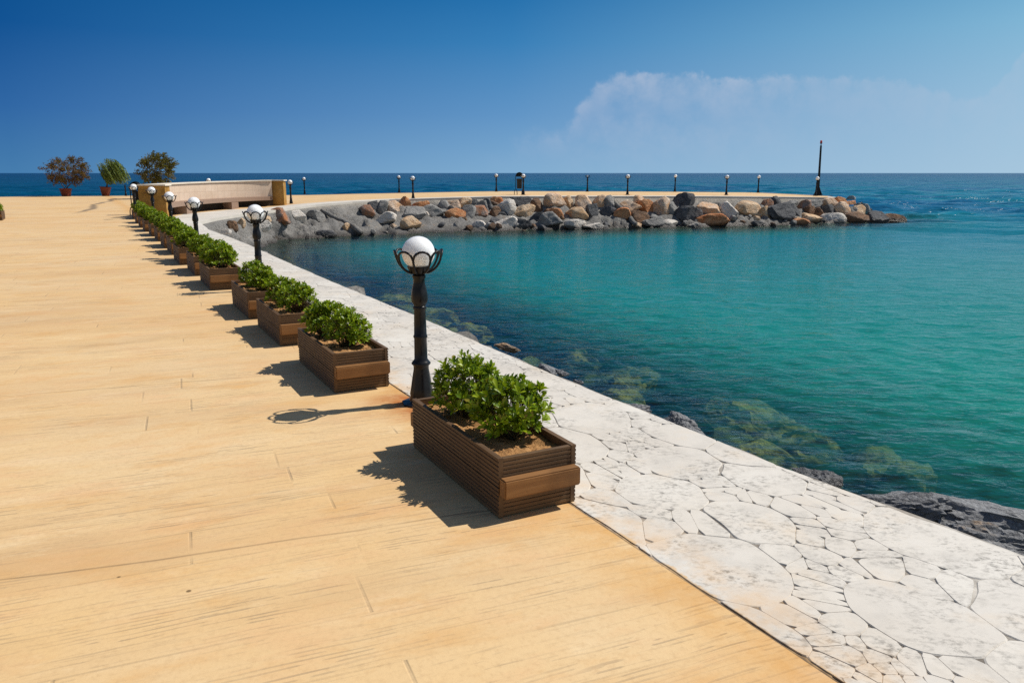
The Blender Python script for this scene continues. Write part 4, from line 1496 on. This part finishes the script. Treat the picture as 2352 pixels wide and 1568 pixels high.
def planter_parts():
    out = []
    for s in (1, -1):
        mb = MB()
        mb.extrude_poly(grooved(s * (PW_ / 2 - 0.027), s * PW_ / 2, 0.004, PH, s), -PL / 2, PL / 2)
        out.append(('side_panel', mb.mesh('side_panel', M['wood_y'])))
    for s in (1, -1):
        mb = MB()
        mb.extrude_poly(grooved(s * (PL / 2 - 0.030), s * (PL / 2 - 0.003), 0.006, PH - 0.004, s), -(PW_ / 2 - 0.0275), PW_ / 2 - 0.0275)
        mb.v = [(-y, x, z) if True else 0 for x, y, z in mb.v]
        out.append(('end_panel', mb.mesh('end_panel', M['wood_x'])))
    for s in (1, -1):
        bm = bmesh.new()
        bmesh.ops.create_cube(bm, size=1)
        for v in bm.verts:
            v.co.x *= PW_ - 0.012
            v.co.y = v.co.y * 0.062 + s * (PL / 2 + 0.029)
            v.co.z = v.co.z * 0.094 + 0.165
        bmesh.ops.bevel(bm, geom=bm.edges[:], offset=0.007, segments=2, affect='EDGES')
        me = bpy.data.meshes.new('beam')
        bm.to_mesh(me)
        bm.free()
        me.materials.append(M['beam'])
        out.append(('beam', me))
    mb = MB()
    nx, ny = 22, 56
    vs = []
    for j in range(ny):
        for i in range(nx):
            x = -PW_ / 2 + 0.026 + (PW_ - 0.052) * i / (nx - 1)
            y = -PL / 2 + 0.030 + (PL - 0.060) * j / (ny - 1)
            q = Vector((x, y, 0))
            z = 0.262 + 0.020 * noise.noise(q * 6) + 0.013 * noise.noise(q * 22) + 0.007 * abs(noise.noise(q * 55))
            vs.append((x, y, z))
    mb.add(vs, [(j * nx + i, j * nx + i + 1, (j + 1) * nx + i + 1, (j + 1) * nx + i) for j in range(ny - 1) for i in range(nx - 1)])
    rr = random.Random(3)
    for _ in range(120):
        x, y = rr.uniform(-.18, .18), rr.uniform(-.53, .53)
        s = rr.uniform(.004, .012)
        a = [Vector((x, y, 0.265)) + Vector((rr.uniform(-s, s), rr.uniform(-s, s), rr.uniform(-s * .3, s))) for _ in range(5)]
        mb.add(a, [(0, 1, 2), (0, 2, 3), (0, 3, 4), (1, 2, 4)])
    out.append(('soil', mb.mesh('soil', M['soil'])))
    return out


PARTS = planter_parts()


def shrub_meshes(seed, rx, ry, rz, nros):
    rr = random.Random(seed)
    leaf = MB()
    stem = MB()
    for i in range(nros):
        while True:
            d = Vector((rr.gauss(0, 1), rr.gauss(0, 1), rr.gauss(0.35, 1))).normalized()
            if d.z > -0.42: break
        f = rr.uniform(0.45, 1.0) ** 0.6 * (1 + 0.20 * noise.noise(d * 1.9 + Vector((seed, 0, 0))))
        p = Vector((d.x * rx * f, d.y * ry * f, 0.12 + d.z * rz * f + 0.02))
        if p.z < 0.025: p.z = 0.025 + rr.uniform(0, .03)
        axis = (d * 0.8 + Vector((0, 0, 0.75)) + Vector((rr.gauss(0, .2), rr.gauss(0, .2), rr.gauss(0, .2)))).normalized()
        u = axis.orthogonal().normalized()
        w = axis.cross(u)
        if rr.random() < 0.55:
            b0 = Vector((rr.gauss(0, .025), rr.gauss(0, .03), 0.0))
            stem.tube([b0, b0.lerp(p, .5) + Vector((0, 0, -.015)), p], 0.0042, 4, taper=0.0018)
        nl = rr.randint(8, 12)
        ln0 = rr.uniform(0.036, 0.056)
        for k in range(nl):
            a = k * 2.4 + rr.uniform(-.3, .3)
            lay = k / nl
            tilt = R(18 + 46 * (1 - lay) + rr.uniform(-10, 14))
            dr = (axis * math.cos(tilt) + (u * math.cos(a) + w * math.sin(a)) * math.sin(tilt)).normalized()
            side = dr.cross(axis)
            if side.length < 1e-3: side = u.copy()
            side.normalize()
            nrm = side.cross(dr)
            ln = ln0 * rr.uniform(.8, 1.2)
            wd = ln * rr.uniform(.17, .225)
            base = p - axis * (0.016 * (1 - lay))
            P = lambda t, s, h: base + dr * (ln * t) + side * (wd * s) + nrm * (ln * h)
            leaf.add([P(0, 0, 0), P(.45, -.72, .05), P(.45, 0, .0), P(.45, .72, .05), P(.78, -.95, .02), P(.78, 0, -.04), P(.78, .95, .02), P(1.02, 0, -.12)],
                     [(0, 2, 1), (0, 3, 2), (1, 2, 5, 4), (2, 3, 6, 5), (4, 5, 7), (5, 6, 7)])
    me = bpy.data.meshes.new('foliage')
    me.from_pydata(leaf.v, [], leaf.f)
    me.update()
    me.shade_smooth()
    me.materials.append(M['leaf'])
    return me, stem.mesh('stem', M['twig'], True)


SHR = [shrub_meshes(21, .20, .20, .175, 175), shrub_meshes(33, .19, .21, .20, 170), shrub_meshes(47, .21, .21, .16, 140), shrub_meshes(58, .20, .235, .18, 165)]
rowdir = Vector((-0.466, 0.885, 0))
yaw = math.atan2(rowdir.y, rowdir.x) - PI / 2
cross = Vector((rowdir.y, -rowdir.x, 0))


def put_planter(corner, label, slabels, variants, offs, scales):
    c = corner + rowdir * (PL / 2) + cross * (PW_ / 2)
    r = empty('planter_box', c, yaw)
    tag(r, label, 'planter', 'wooden planters in a row')
    for nm, me in PARTS: link_mesh(nm, me, None, r)
    for v, (ox, oy), sc, sl in zip(variants, offs, scales, slabels):
        fm, sm = SHR[v]
        pos = c + cross * ox + rowdir * oy + Vector((0, 0, 0.255))
        s = empty('shrub', pos, yaw + (v * 1.9 + ox * 40 + oy * 9 + c.y) % 6.28)
        s.scale = (sc, sc, sc)
        tag(s, sl, 'shrub', 'green shrubs in the planters')
        link_mesh('foliage', fm, None, s)
        link_mesh('stem', sm, None, s)


ORD = ['nearest', 'second', 'third', 'fourth', 'fifth', 'sixth', 'seventh', 'eighth', 'ninth', 'tenth', 'eleventh', 'twelfth', 'thirteenth', 'fourteenth', 'farthest']
NOTE = ['largest brown planter in the foreground, in front of the nearest lamp post', 'planter with full timber beam showing, just behind the nearest lamp post',
        'planter with its end half hidden by the second one', 'planter partly covered by the third, bare soil at its near end',
        'planter standing by the second lamp post with its beam end in full view', 'narrow strip of planter showing left of the one by the second lamp']
P_PX = [(1145, 1192), (768, 903), (643, 795), (571, 733), (483, 667), (448, 633.7), (413, 608.8), (395, 585.5), (378.5, 570.5), (363, 554.5), (348.6, 543.3), (333.4, 532.6), (323, 523.5), (314.5, 513.8), (307, 504)]
tl = [0.0, 2.58, 4.40, 6.14, 8.71, 10.55, 12.33, 14.35, 15.95, 18.15, 19.85, 21.68, 23.49, 25.7, 28.6]
rp = random.Random(9)
for i, tdist in enumerate(tl):
    corner = at(*P_PX[i])
    lab = 'brown wooden ' + NOTE[i] if i < len(NOTE) else f'brown wooden planter, {ORD[i]} in the row counted from the camera' if i < 14 else 'brown wooden planter, farthest of the row, before the ochre bench end'
    if i == 0:
        sl = ['bright green leafy shrub at the front of the nearest planter', 'tall green shrub at the back of the nearest planter, beside the lamp foot']
    else:
        who = 'farthest' if i == 14 else ORD[i]
        sl = [f'green shrub at the near end of the {who} planter in the row', f'green shrub at the far end of the {who} planter in the row']
    if i == 0:
        put_planter(corner, lab, sl, (0, 1), ((0.045, -0.19), (0.0, 0.26)), (1.02, 1.04))
    else:
        va = [(2, 3), (1, 0), (3, 2), (0, 1)][i % 4]
        put_planter(corner, lab, sl, va, ((rp.uniform(-.02, .06), -0.16 + rp.uniform(-.04, .04)), (rp.uniform(-.04, .04), 0.27 + rp.uniform(-.03, .03))),
                    (rp.uniform(.90, 1.0), rp.uniform(.92, 1.02)) if i < 4 else (rp.uniform(1.02, 1.22), rp.uniform(1.0, 1.22)))
lc = at(5.7, 506.7) - cross * PW_
lc.z = 0
put_planter(lc, 'brown wooden planter cut off by the left picture edge, away from the row', ['green shrub at the left picture edge, near end of its lone planter', 'green shrub at the left picture edge, far end of its lone planter'],
            (2, 0), ((0.02, -.16), (0.0, .25)), (1.0, 1.1))

# ---------------------------------------------------------------- bench


def bench():
    r = empty('curved_bench', (0, 0, 0))
    tag(r, 'long curved stone bench with pink tiled back, cream coping and ochre end walls', 'bench')
    pts = [Q[0], Q[1], Q[2], Q[3]]
    # smooth front line
    fl = []
    for i in range(33):
        s = i / 32
        a, d = Q[0] + Vector((0.05, .35, 0)), Q[3] + Vector((0, -0.02, 0))
        b_, c_ = Vector((-13.6, 33.8, 0)), Vector((-12.7, 36.85, 0))
        p = a * ((1 - s) ** 3) + b_ * (3 * s * (1 - s) ** 2) + c_ * (3 * s * s * (1 - s)) + d * s ** 3
        p.z = 0.07 * s
        fl.append(p)

    def off(d):
        o = []
        for i, p in enumerate(fl):
            t = (fl[min(i + 1, 32)] - fl[max(i - 1, 0)]).normalized()
            n = Vector((-t.y, t.x, 0))
            e = t * 0.35 if i == 32 and d > 0.3 else Vector((0, 0, 0))
            o.append(p + n * d + e)
        return o
    back = off(0.55)
    outer = off(0.90)
    topz = lambda s: 1.17 + 0.09 * s
    seatz = lambda s: 0.50 + 0.05 * s
    # back wall
    mb = MB()
    n = len(fl)
    for i in range(n - 1):
        s0, s1 = i / (n - 1), (i + 1) / (n - 1)
        a, b, c, d = back[i], back[i + 1], outer[i + 1], outer[i]
        z0, z1 = topz(s0), topz(s1)
        mb.add([(a.x, a.y, 0), (b.x, b.y, 0), (b.x, b.y, z1), (a.x, a.y, z0), (d.x, d.y, 0), (c.x, c.y, 0), (c.x, c.y, z1), (d.x, d.y, z0)],
               [(0, 1, 2, 3), (5, 4, 7, 6), (3, 2, 6, 7)])
    w = mb.build('back_wall', M['tile'], r, True, 30)
    uv = w.data.uv_layers.new(name='UVMap')
    cum = [0]
    for i in range(1, n): cum.append(cum[-1] + (back[i] - back[i - 1]).length)
    for lp in w.data.loops:
        co = w.data.vertices[lp.vertex_index].co
        j = min(range(n), key=lambda k: min((back[k].xy - co.xy).length, (outer[k].xy - co.xy).length))
        uv.data[lp.index].uv = (cum[j], co.z - 0.5 + 0.68 * 2)
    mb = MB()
    rc = off(0.53)  # dark sheet added under the seat, its colour stands in for the shade
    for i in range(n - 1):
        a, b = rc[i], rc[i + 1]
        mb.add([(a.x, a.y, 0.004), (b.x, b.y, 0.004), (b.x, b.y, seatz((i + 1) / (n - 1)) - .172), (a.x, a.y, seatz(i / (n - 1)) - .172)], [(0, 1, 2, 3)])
    mb.build('shade_panel', mat_simple('dark painted under-seat shade', (0.045, 0.036, 0.03), 0.9, 0.1), r)
    # coping
    mb = MB()
    i0, i1 = off(0.49), off(0.97)
    for i in range(n - 1):
        s0, s1 = i / (n - 1), (i + 1) / (n - 1)
        a, b, c, d = i0[i], i0[i + 1], i1[i + 1], i1[i]
        z0, z1 = topz(s0), topz(s1)
        mb.add([(a.x, a.y, z0 + .003), (b.x, b.y, z1 + .003), (c.x, c.y, z1 + .003), (d.x, d.y, z0 + .003), (a.x, a.y, z0 + .05), (b.x, b.y, z1 + .05), (c.x, c.y, z1 + .05), (d.x, d.y, z0 + .05)],
               [(0, 3, 2, 1), (4, 5, 6, 7), (0, 1, 5, 4), (2, 3, 7, 6)])
    mb.build('coping', M['coping'], r)
    # seat slab
    mb = MB()
    f0 = off(0.0)
    b0 = off(0.545)
    for i in range(n - 1):
        s0, s1 = i / (n - 1), (i + 1) / (n - 1)
        a, b, c, d = f0[i], f0[i + 1], b0[i + 1], b0[i]
        z0, z1 = seatz(s0), seatz(s1)
        h = 0.17
        mb.add([(a.x, a.y, z0 - h), (b.x, b.y, z1 - h), (c.x, c.y, z1 - h), (d.x, d.y, z0 - h), (a.x, a.y, z0), (b.x, b.y, z1), (c.x, c.y, z1), (d.x, d.y, z0)],
               [(0, 3, 2, 1), (4, 5, 6, 7), (0, 1, 5, 4), (2, 3, 7, 6)])
    mb.build('seat', M['seat'], r)
    # supports
    for tgt in (437, 542):
        k = min(range(31), key=lambda i: abs(1176 + FOC * fl[i].x / (fl[i].y * math.cos(PITCH) + EYE * math.sin(PITCH)) - tgt + 6))
        s = k / 32
        mb = MB()
        a, b = off(0.012)[k], off(0.012)[k + 2]
        c, d = off(0.526)[k + 2], off(0.526)[k]
        z = seatz(s) - 0.171
        mb.add([(a.x, a.y, 0), (b.x, b.y, 0), (c.x, c.y, 0), (d.x, d.y, 0), (a.x, a.y, z), (b.x, b.y, z), (c.x, c.y, z), (d.x, d.y, z)],
               [(0, 3, 2, 1), (4, 5, 6, 7), (0, 1, 5, 4), (1, 2, 6, 5), (2, 3, 7, 6), (3, 0, 4, 7)])
        mb.build('support', M['seat'], r)
    # end walls
    L0 = at(384.5, 499, 0)
    x0 = L0.x - 1.02
    mb = MB()
    mb.box((x0, L0.y, -0.02), (L0.x, L0.y + 0.42, 1.168))
    mb.build('end_wall', M['plaster'], r)
    mb = MB()
    mb.box((x0 - 0.05, L0.y - 0.06, 1.172), (L0.x + 0.05, L0.y + 0.50, 1.222))
    mb.build('end_coping', M['coping'], r)
    R0 = at(653.5, 473.5, 0.07)
    x1 = at(619, 474.5, 0.07).x
    mb = MB()
    mb.box((x1, R0.y, 0.0), (R0.x, R0.y + 0.42, 1.258))
    mb.build('end_wall', M['plaster'], r)
    mb = MB()
    mb.box((x1 - 0.5, R0.y - 0.06, 1.263), (R0.x + 0.05, R0.y + 0.50, 1.315))
    mb.build('end_coping', M['coping'], r)
    return Q[3], R0


bq, br0 = bench()

# ---------------------------------------------------------------- litter bins


def litter_bin(loc, rz, label):
    r = empty('litter_bin', loc, rz)
    tag(r, label, 'litter bin', 'black litter bins')
    mb = MB()
    hw, top = 0.22, 1.30
    arc = [(-hw, 0, .33)] + [(-hw, 0, z) for z in (.6, .9, 1.05)]
    arc += [(-hw * math.cos(PI * s / 14), 0, 1.08 + (top - 1.08) * math.sin(PI * s / 14)) for s in range(15)]
    arc += [(hw, 0, z) for z in (1.05, .9, .6, .33)]
    mb.tube(arc, 0.02, 8)
    for s in (-1, 1):
        fork = [(s * hw - 0.085, 0, 0), (s * hw - 0.08, 0, .15), (s * hw - 0.055, 0, .27), (s * hw, 0, .34), (s * hw + 0.055, 0, .27), (s * hw + 0.08, 0, .15), (s * hw + 0.085, 0, 0)]
        mb.tube(fork, 0.02, 8)
    mb.tube([(-hw, 0, .88), (hw, 0, .88)], 0.012, 6)
    mb.build('frame', M['iron'], r, True, 50)
    mb = MB()
    vs, fs = [], []
    m = 14
    for s in range(m + 1):
        a = PI * s / m
        x, z = -0.20 * math.cos(a), 1.06 + 0.235 * math.sin(a)
        vs += [(x, -0.13, z), (x, 0.13, z)]
    fs = [(2 * i, 2 * i + 1, 2 * i + 3, 2 * i + 2) for i in range(m)]
    fs += [tuple(2 * i + 1 for i in range(m + 1))]
    mb.add(vs, fs)
    mb.build('hood', M['bin'], r)
    mb = MB()
    pr = [(0.125, .36), (0.15, .37), (0.155, .90), (0.165, .92), (0.165, .94), (0.14, .94), (0.135, .40)]
    mb.lathe(pr, 24, None, True)
    b = mb.build('bin', M['bin'], r, True, 40)
    return r


bl = at(1193, 447.4, zp(1193))
litter_bin(bl, 0, 'black litter bin with arched hood standing on the pier behind a lamp')
litter_bin((at(318, 494).x, at(318, 494).y, 0), R(10), 'black litter bin with arched frame at the left end of the bench')

# ---------------------------------------------------------------- beacon mast
mp = at(1878.5, 448.5, zp(1875))
r = empty('beacon_mast', mp)
r.rotation_euler = (0, R(-1.0), 0)
tag(r, 'tall thin black mast with a red light on top at the pier end', 'beacon mast')
mb = MB()
mb.lathe([(0.085, 0.02), (0.075, 1.6), (0.062, 3.18), (0.03, 3.20)], 8)
mb.build('pole', M['iron'], r, True, 40)
mb = MB()
mb.box((-0.24, -0.24, 0), (0.24, 0.24, 0.03))
for k in range(4):
    a = k * PI / 2 + PI / 4
    c, s = math.cos(a), math.sin(a)
    mb.tube([(0.27 * c, 0.27 * s, 0.03), (0.14 * c, 0.14 * s, 0.30), (0.08 * c, 0.08 * s, 0.50)], 0.035, 5)
mb.lathe([(0.22, 0.03), (0.14, 0.25), (0.10, 0.5)], 8)
mb.build('base', M['iron'], r)
mb = MB()
mb.lathe([(0.03, 3.20), (0.03, 3.30), (0.075, 3.31), (0.075, 3.35), (0.03, 3.35)], 12)
mb.build('neck', M['iron'], r)
mb = MB()
mb.lathe([(0.068, 3.352), (0.07, 3.44), (0.055, 3.50), (0.02, 3.53)], 16)
mb.build('light', M['red'], r, True, 60)

# ---------------------------------------------------------------- potted trees


def tree(loc, label, seed, trunk_h, crown_c, crown_r, n_lim, n_tips, leaf_n, leaf_len, leaf_w, mat, droop, wind, group, trunk_r=0.05, trunks=1, gaps=0.5):
    rr = random.Random(seed)
    r = empty('potted_tree', loc)
    tag(r, label, 'tree', group)
    tm = MB()
    lm = MB()
    cc = Vector(crown_c)
    starts = []
    for k in range(trunks):
        b = Vector((rr.gauss(0, .03), rr.gauss(0, .03), 0))
        topx = (k - (trunks - 1) / 2) * crown_r[0] * 0.55 + cc.x * 0.6
        tp = Vector((topx, rr.gauss(0, .1), trunk_h * rr.uniform(.9, 1.1)))
        tm.tube([b, b.lerp(tp, .5) + Vector((rr.gauss(0, .03), 0, 0)), tp], trunk_r, 6, taper=trunk_r * 0.6)
        starts.append(tp)
    tips = []
    limbs = []
    for k in range(n_lim):
        a = 2 * PI * k / n_lim + rr.uniform(-.3, .3)
        el = rr.uniform(-0.15, 1.0)
        d = Vector((math.cos(a), math.sin(a), el)).normalized()
        f = rr.uniform(.45, .7)
        e = cc + Vector((d.x * crown_r[0] * f, d.y * crown_r[1] * f, d.z * crown_r[2] * f))
        st = min(starts, key=lambda s: (s - e).length)
        mid = st.lerp(e, .5) + Vector((0, 0, .08))
        tm.tube([st, mid, e], trunk_r * 0.5, 5, taper=trunk_r * 0.2)
        limbs.append(e)
        limbs.append(mid)
    for k in range(n_tips):
        for _ in range(30):
            d = Vector((rr.gauss(0, 1), rr.gauss(0, 1), rr.gauss(0, 1))).normalized()
            f = rr.uniform(.25, 1) ** 0.45
            if noise.noise(d * 2.4 + Vector((seed, 2, 5))) > -0.12 * gaps or rr.random() < 0.12: break
        f *= 1 + 0.42 * noise.noise(d * 2.6 + Vector((3, seed, 0)))
        tip = cc + Vector((d.x * crown_r[0] * f, d.y * crown_r[1] * f, d.z * crown_r[2] * f))
        tip += Vector((wind * max(0, tip.z - cc.z * .5) * .22, 0, 0))
        l = min(limbs, key=lambda s: (s - tip).length)
        if k % 3 == 0: tm.tube([l, l.lerp(tip, .6) + Vector((0, 0, .05)), tip], trunk_r * 0.16, 4, taper=0.004)
        ax = (d + Vector((wind, 0, 0.2))).normalized()
        ax = (ax * (1 - droop) + Vector((wind * .5, 0, -1)) * droop).normalized()
        if droop > 0.5 and tip.z > cc.z - crown_r[2] * .3:
            # a hanging strand, blown to one side
            q = tip.copy()
            v = Vector((d.x * .5 + wind * .4, d.y * .5, .25))
            for j in range(leaf_n * 2):
                v = v * .9 + Vector((wind * .10, 0, -.16))
                q = q + v.normalized() * 0.032
                dr = (v.normalized() + Vector((rr.gauss(wind * .3, .35), rr.gauss(0, .4), rr.gauss(-.3, .3)))).normalized()
                sd = (Matrix.Rotation(rr.uniform(0, 2 * PI), 3, dr) @ dr.orthogonal().normalized()) * leaf_w * .5
                L = leaf_len * rr.uniform(.6, 1.1)
                p = q + Vector((rr.gauss(0, .02), rr.gauss(0, .02), 0))
                if p.z > .02: lm.add([p, p + dr * L * .5 + sd, p + dr * L, p + dr * L * .5 - sd], [(0, 1, 2, 3)])
            continue
        for j in range(leaf_n):
            s = rr.uniform(0, 1)
            p = tip + ax * (s * (0.22 + 0.45 * droop)) + Vector((rr.gauss(0, .055), rr.gauss(0, .055), rr.gauss(0, .045)))
            dr = (ax * 0.8 + Vector((rr.gauss(wind * .5, .55), rr.gauss(0, .55), rr.gauss(-.25 - droop, .45)))).normalized()
            sd = dr.orthogonal().normalized()
            sd = (Matrix.Rotation(rr.uniform(0, 2 * PI), 3, dr) @ sd) * leaf_w * rr.uniform(.7, 1.2) * .5
            L = leaf_len * rr.uniform(.7, 1.25)
            lm.add([p, p + dr * L * .5 + sd, p + dr * L, p + dr * L * .5 - sd], [(0, 1, 2, 3)])
    tm.build('trunk', M['bark'], r, True)
    me = bpy.data.meshes.new('crown')
    me.from_pydata(lm.v, [], lm.f)
    me.update()
    me.materials.append(M[mat])
    link_mesh('crown', me, None, r)
    return r


def pot(loc, h, rt, rb, label, ribs=True, tilt=0):
    mb = MB()
    prof = [(rb, 0)]
    for k in range(1, 9):
        s = k / 9
        rr_ = rb + (rt - rb) * s
        if ribs:
            prof += [(rr_, h * (s - .045)), (rr_ + .018, h * (s - .03)), (rr_ + .018, h * (s + .0)), (rr_ + 0.004, h * (s + .015))]
        else:
            prof.append((rr_ + 0.06 * math.sin(s * PI) * rt, h * s))
    prof += [(rt, h * .93), (rt + .05, h * .94), (rt + .05, h), (rt - .03, h), (rt - .05, h - .08)]
    mb.lathe(prof, 28)
    o = mb.build('flower_pot', M['pot'], None, True, 40)
    o.location = loc
    o.rotation_euler = (0, R(tilt), 0)
    tag(o, label, 'flower pot', 'big red brown pots at the far edge')


p1 = at(152.5, 451.3)
p1.y = 57.3
p1.x = (152.5 - 1176) / FOC * 57.3 * 1.0 / math.cos(PITCH) * (math.cos(PITCH) ** 2 + 0) * 1.0
p1 = at(152.5, 451.4)
pot(p1, .56, .39, .27, 'ribbed red brown pot under the broad russet tree')
tree(p1 + Vector((0, 0, .45)), 'broad russet leaved tree in a ribbed pot at far left', 4, .55, (.20, 0, 1.32), (1.42, 1.1, .80), 11, 330, 18, .13, .055, 'leaf_red', .12, .35,
     'potted trees at the far edge', .045, 2)
p2 = at(243, 450.8)
pot(p2, .66, .36, .22, 'plain rounded red pot under the drooping green tree', False, 4)
tree(p2 + Vector((.05, 0, .5)), 'drooping green tree bent by the wind between two russet brown trees', 8, .9, (.25, 0, 1.62), (.62, .6, .58), 9, 190, 20, .18, .04, 'leaf_olive', .85, .75,
     'potted trees at the far edge', .06, 1, 0.3)
p3 = at(371, 0 + 455, 0)
p3 = Vector(((371 - 1176) / FOC * 50 * 1.0, 50.0, 0))
tree(p3, 'olive brown tree rising behind the left half of the bench', 12, 1.1, (.05, 0, 1.85), (.92, .85, .84), 10, 300, 18, .13, .06, 'leaf_brown', .15, .5,
     'potted trees at the far edge', .05, 1)

# ---------------------------------------------------------------- sky, sun, camera


def make_world():
    t = NT('World', True)
    S.world = t.m
    sky = t.n('ShaderNodeTexSky', sky_type='NISHITA', sun_disc=False, sun_elevation=math.asin(SUN.z), sun_rotation=math.atan2(SUN.x, SUN.y),
              altitude=0.0, air_density=1.0, dust_density=0.6, ozone_density=2.0)
    g = t.coord('Generated')
    s = t.sep(g)
    hz = t.math('SQRT', t.math('ADD', t.math('MULTIPLY', s[0], s[0]), t.math('MULTIPLY', s[1], s[1])))
    e = t.math('DIVIDE', s[2], t.math('MAXIMUM', hz, 0.01))          # tangent of the elevation
    u = t.math('DIVIDE', s[0], t.math('MAXIMUM', t.math('ABSOLUTE', s[1]), 0.05))
    front = t.mapr(s[1], -0.2, 0.35)
    k = t.math('MULTIPLY', e, 3.6, clamp=True)                       # 0..1 up to about 15 degrees
    left = t.ramp(k, [(0.0, (0.062, 0.205, 0.420)), (0.25, (0.030, 0.135, 0.370)), (0.55, (0.006, 0.085, 0.290)), (0.85, (0.001, 0.072, 0.245)), (1.0, (0.001, 0.068, 0.225))])
    mid = t.ramp(k, [(0.0, (0.215, 0.410, 0.625)), (0.25, (0.120, 0.300, 0.560)), (0.55, (0.042, 0.215, 0.480)), (0.85, (0.006, 0.135, 0.380)), (1.0, (0.004, 0.110, 0.330))])
    right = t.ramp(k, [(0.0, (0.375, 0.560, 0.720)), (0.25, (0.320, 0.520, 0.700)), (0.55, (0.215, 0.460, 0.660)), (0.85, (0.090, 0.320, 0.560)), (1.0, (0.060, 0.270, 0.500))])
    grad = t.mix(t.mapr(u, -0.62, 0.0), left, mid)
    grad = t.mix(t.mapr(u, 0.0, 0.62), grad, right)
    # tall hazy cloud bank over the horizon
    vec = t.comb(u, e, 0.0)
    n1 = t.noise(vec, 21.0, 8, 0.62)
    n2 = t.noise(t.vmath('ADD', vec, (3.1, 1.7, 0)), 42.0, 5, 0.6)
    top = t.ramp(t.math('ADD', u, 0.1), [(0.03, 0.06), (0.08, 0.17), (0.113, 0.27), (0.163, 0.31), (0.187, 0.46), (0.203, 0.57), (0.225, 0.605), (0.313, 0.605), (0.35, 0.55), (0.474, 0.55), (0.558, 0.52), (0.62, 0.44), (0.66, 0.38), (0.69, 0.46), (0.72, 0.62), (0.76, 0.75)])
    top = t.math('MULTIPLY', top, 0.2)
    dis = t.math('ADD', t.math('MULTIPLY', t.math('SUBTRACT', n1, 0.5), t.mapr(u, 0.08, 0.13, 0.075, 0.026)), t.math('MULTIPLY', t.math('SUBTRACT', n2, 0.5), 0.022))
    dd = t.math('SUBTRACT', t.math('ADD', top, dis), e)
    inside = t.mapr(dd, 0.0, t.mapr(u, 0.06, 0.14, 0.030, 0.008), 0, 1, True)
    rim = t.mapr(dd, 0.0, 0.05, 1.0, 0.35)
    billow = t.mapr(t.math('ADD', t.math('MULTIPLY', n1, 0.7), t.math('MULTIPLY', n2, 0.3)), 0.40, 0.60, 0.30, 1.15)
    fadeu = t.math('MULTIPLY', t.mapr(u, -0.04, 0.12, 0.05, 1.0), t.mapr(u, 0.26, 0.54, 1.0, 0.5))
    fadeu = t.math('MAXIMUM', fadeu, t.mapr(u, 0.56, 0.63, 0, 0.85))
    low = t.mapr(e, 0.0, 0.05, 0.25, 1.0)
    cl = t.math('MULTIPLY', t.math('MULTIPLY', t.math('MULTIPLY', inside, rim), t.math('MULTIPLY', billow, fadeu)), t.math('MULTIPLY', low, t.mapr(u, 0.16, 0.34, 0.64, 0.42)))
    grad = t.mix(cl, grad, (0.50, 0.56, 0.69))
    # blend into the physical sky overhead and behind
    nis = t.n('ShaderNodeVectorMath', {0: sky.outputs[0], 'Scale': 0.075}, operation='SCALE').outputs[0]
    fac = t.math('MULTIPLY', t.mapr(e, 0.30, 0.95, 1, 0, True), front)
    col = t.mix(fac, nis, grad)
    # the gradient is given for strength 1, so the background stays within its usual range
    col = t.n('ShaderNodeVectorMath', {0: col, 'Scale': 10.0}, operation='SCALE').outputs[0]
    bg = t.n('ShaderNodeBackground', {'Color': col, 'Strength': 0.1})
    o = t.n('ShaderNodeOutputWorld')
    t.t.links.new(bg.outputs[0], o.inputs['Surface'])


make_world()
ld = bpy.data.lights.new('sun', 'SUN')
ld.energy = 4.6
ld.angle = R(0.5)
ld.color = (1.0, 0.955, 0.88)
lo = bpy.data.objects.new('sun', ld)
C.objects.link(lo)
lo.rotation_euler = SUN.to_track_quat('Z', 'Y').to_euler()

cd = bpy.data.cameras.new('camera')
cd.sensor_width = 36
cd.lens = 36 * FOC / 2352
cd.clip_end = 20000
cd.clip_start = 0.1
cam = bpy.data.objects.new('camera', cd)
C.objects.link(cam)
cam.location = (0, 0, EYE)
cam.rotation_euler = (PI / 2 - PITCH, 0, 0)
S.camera = cam
S.render.engine = 'CYCLES'
S.view_settings.view_transform = 'Standard'
S.view_settings.look = 'None'
S.view_settings.exposure = 0.0
S.view_settings.gamma = 1.0
S.cycles.sample_clamp_direct = 3.0
S.cycles.sample_clamp_indirect = 3.0
S.cycles.max_bounces = 6
S.cycles.transparent_max_bounces = 8
S.cycles.use_denoising = False
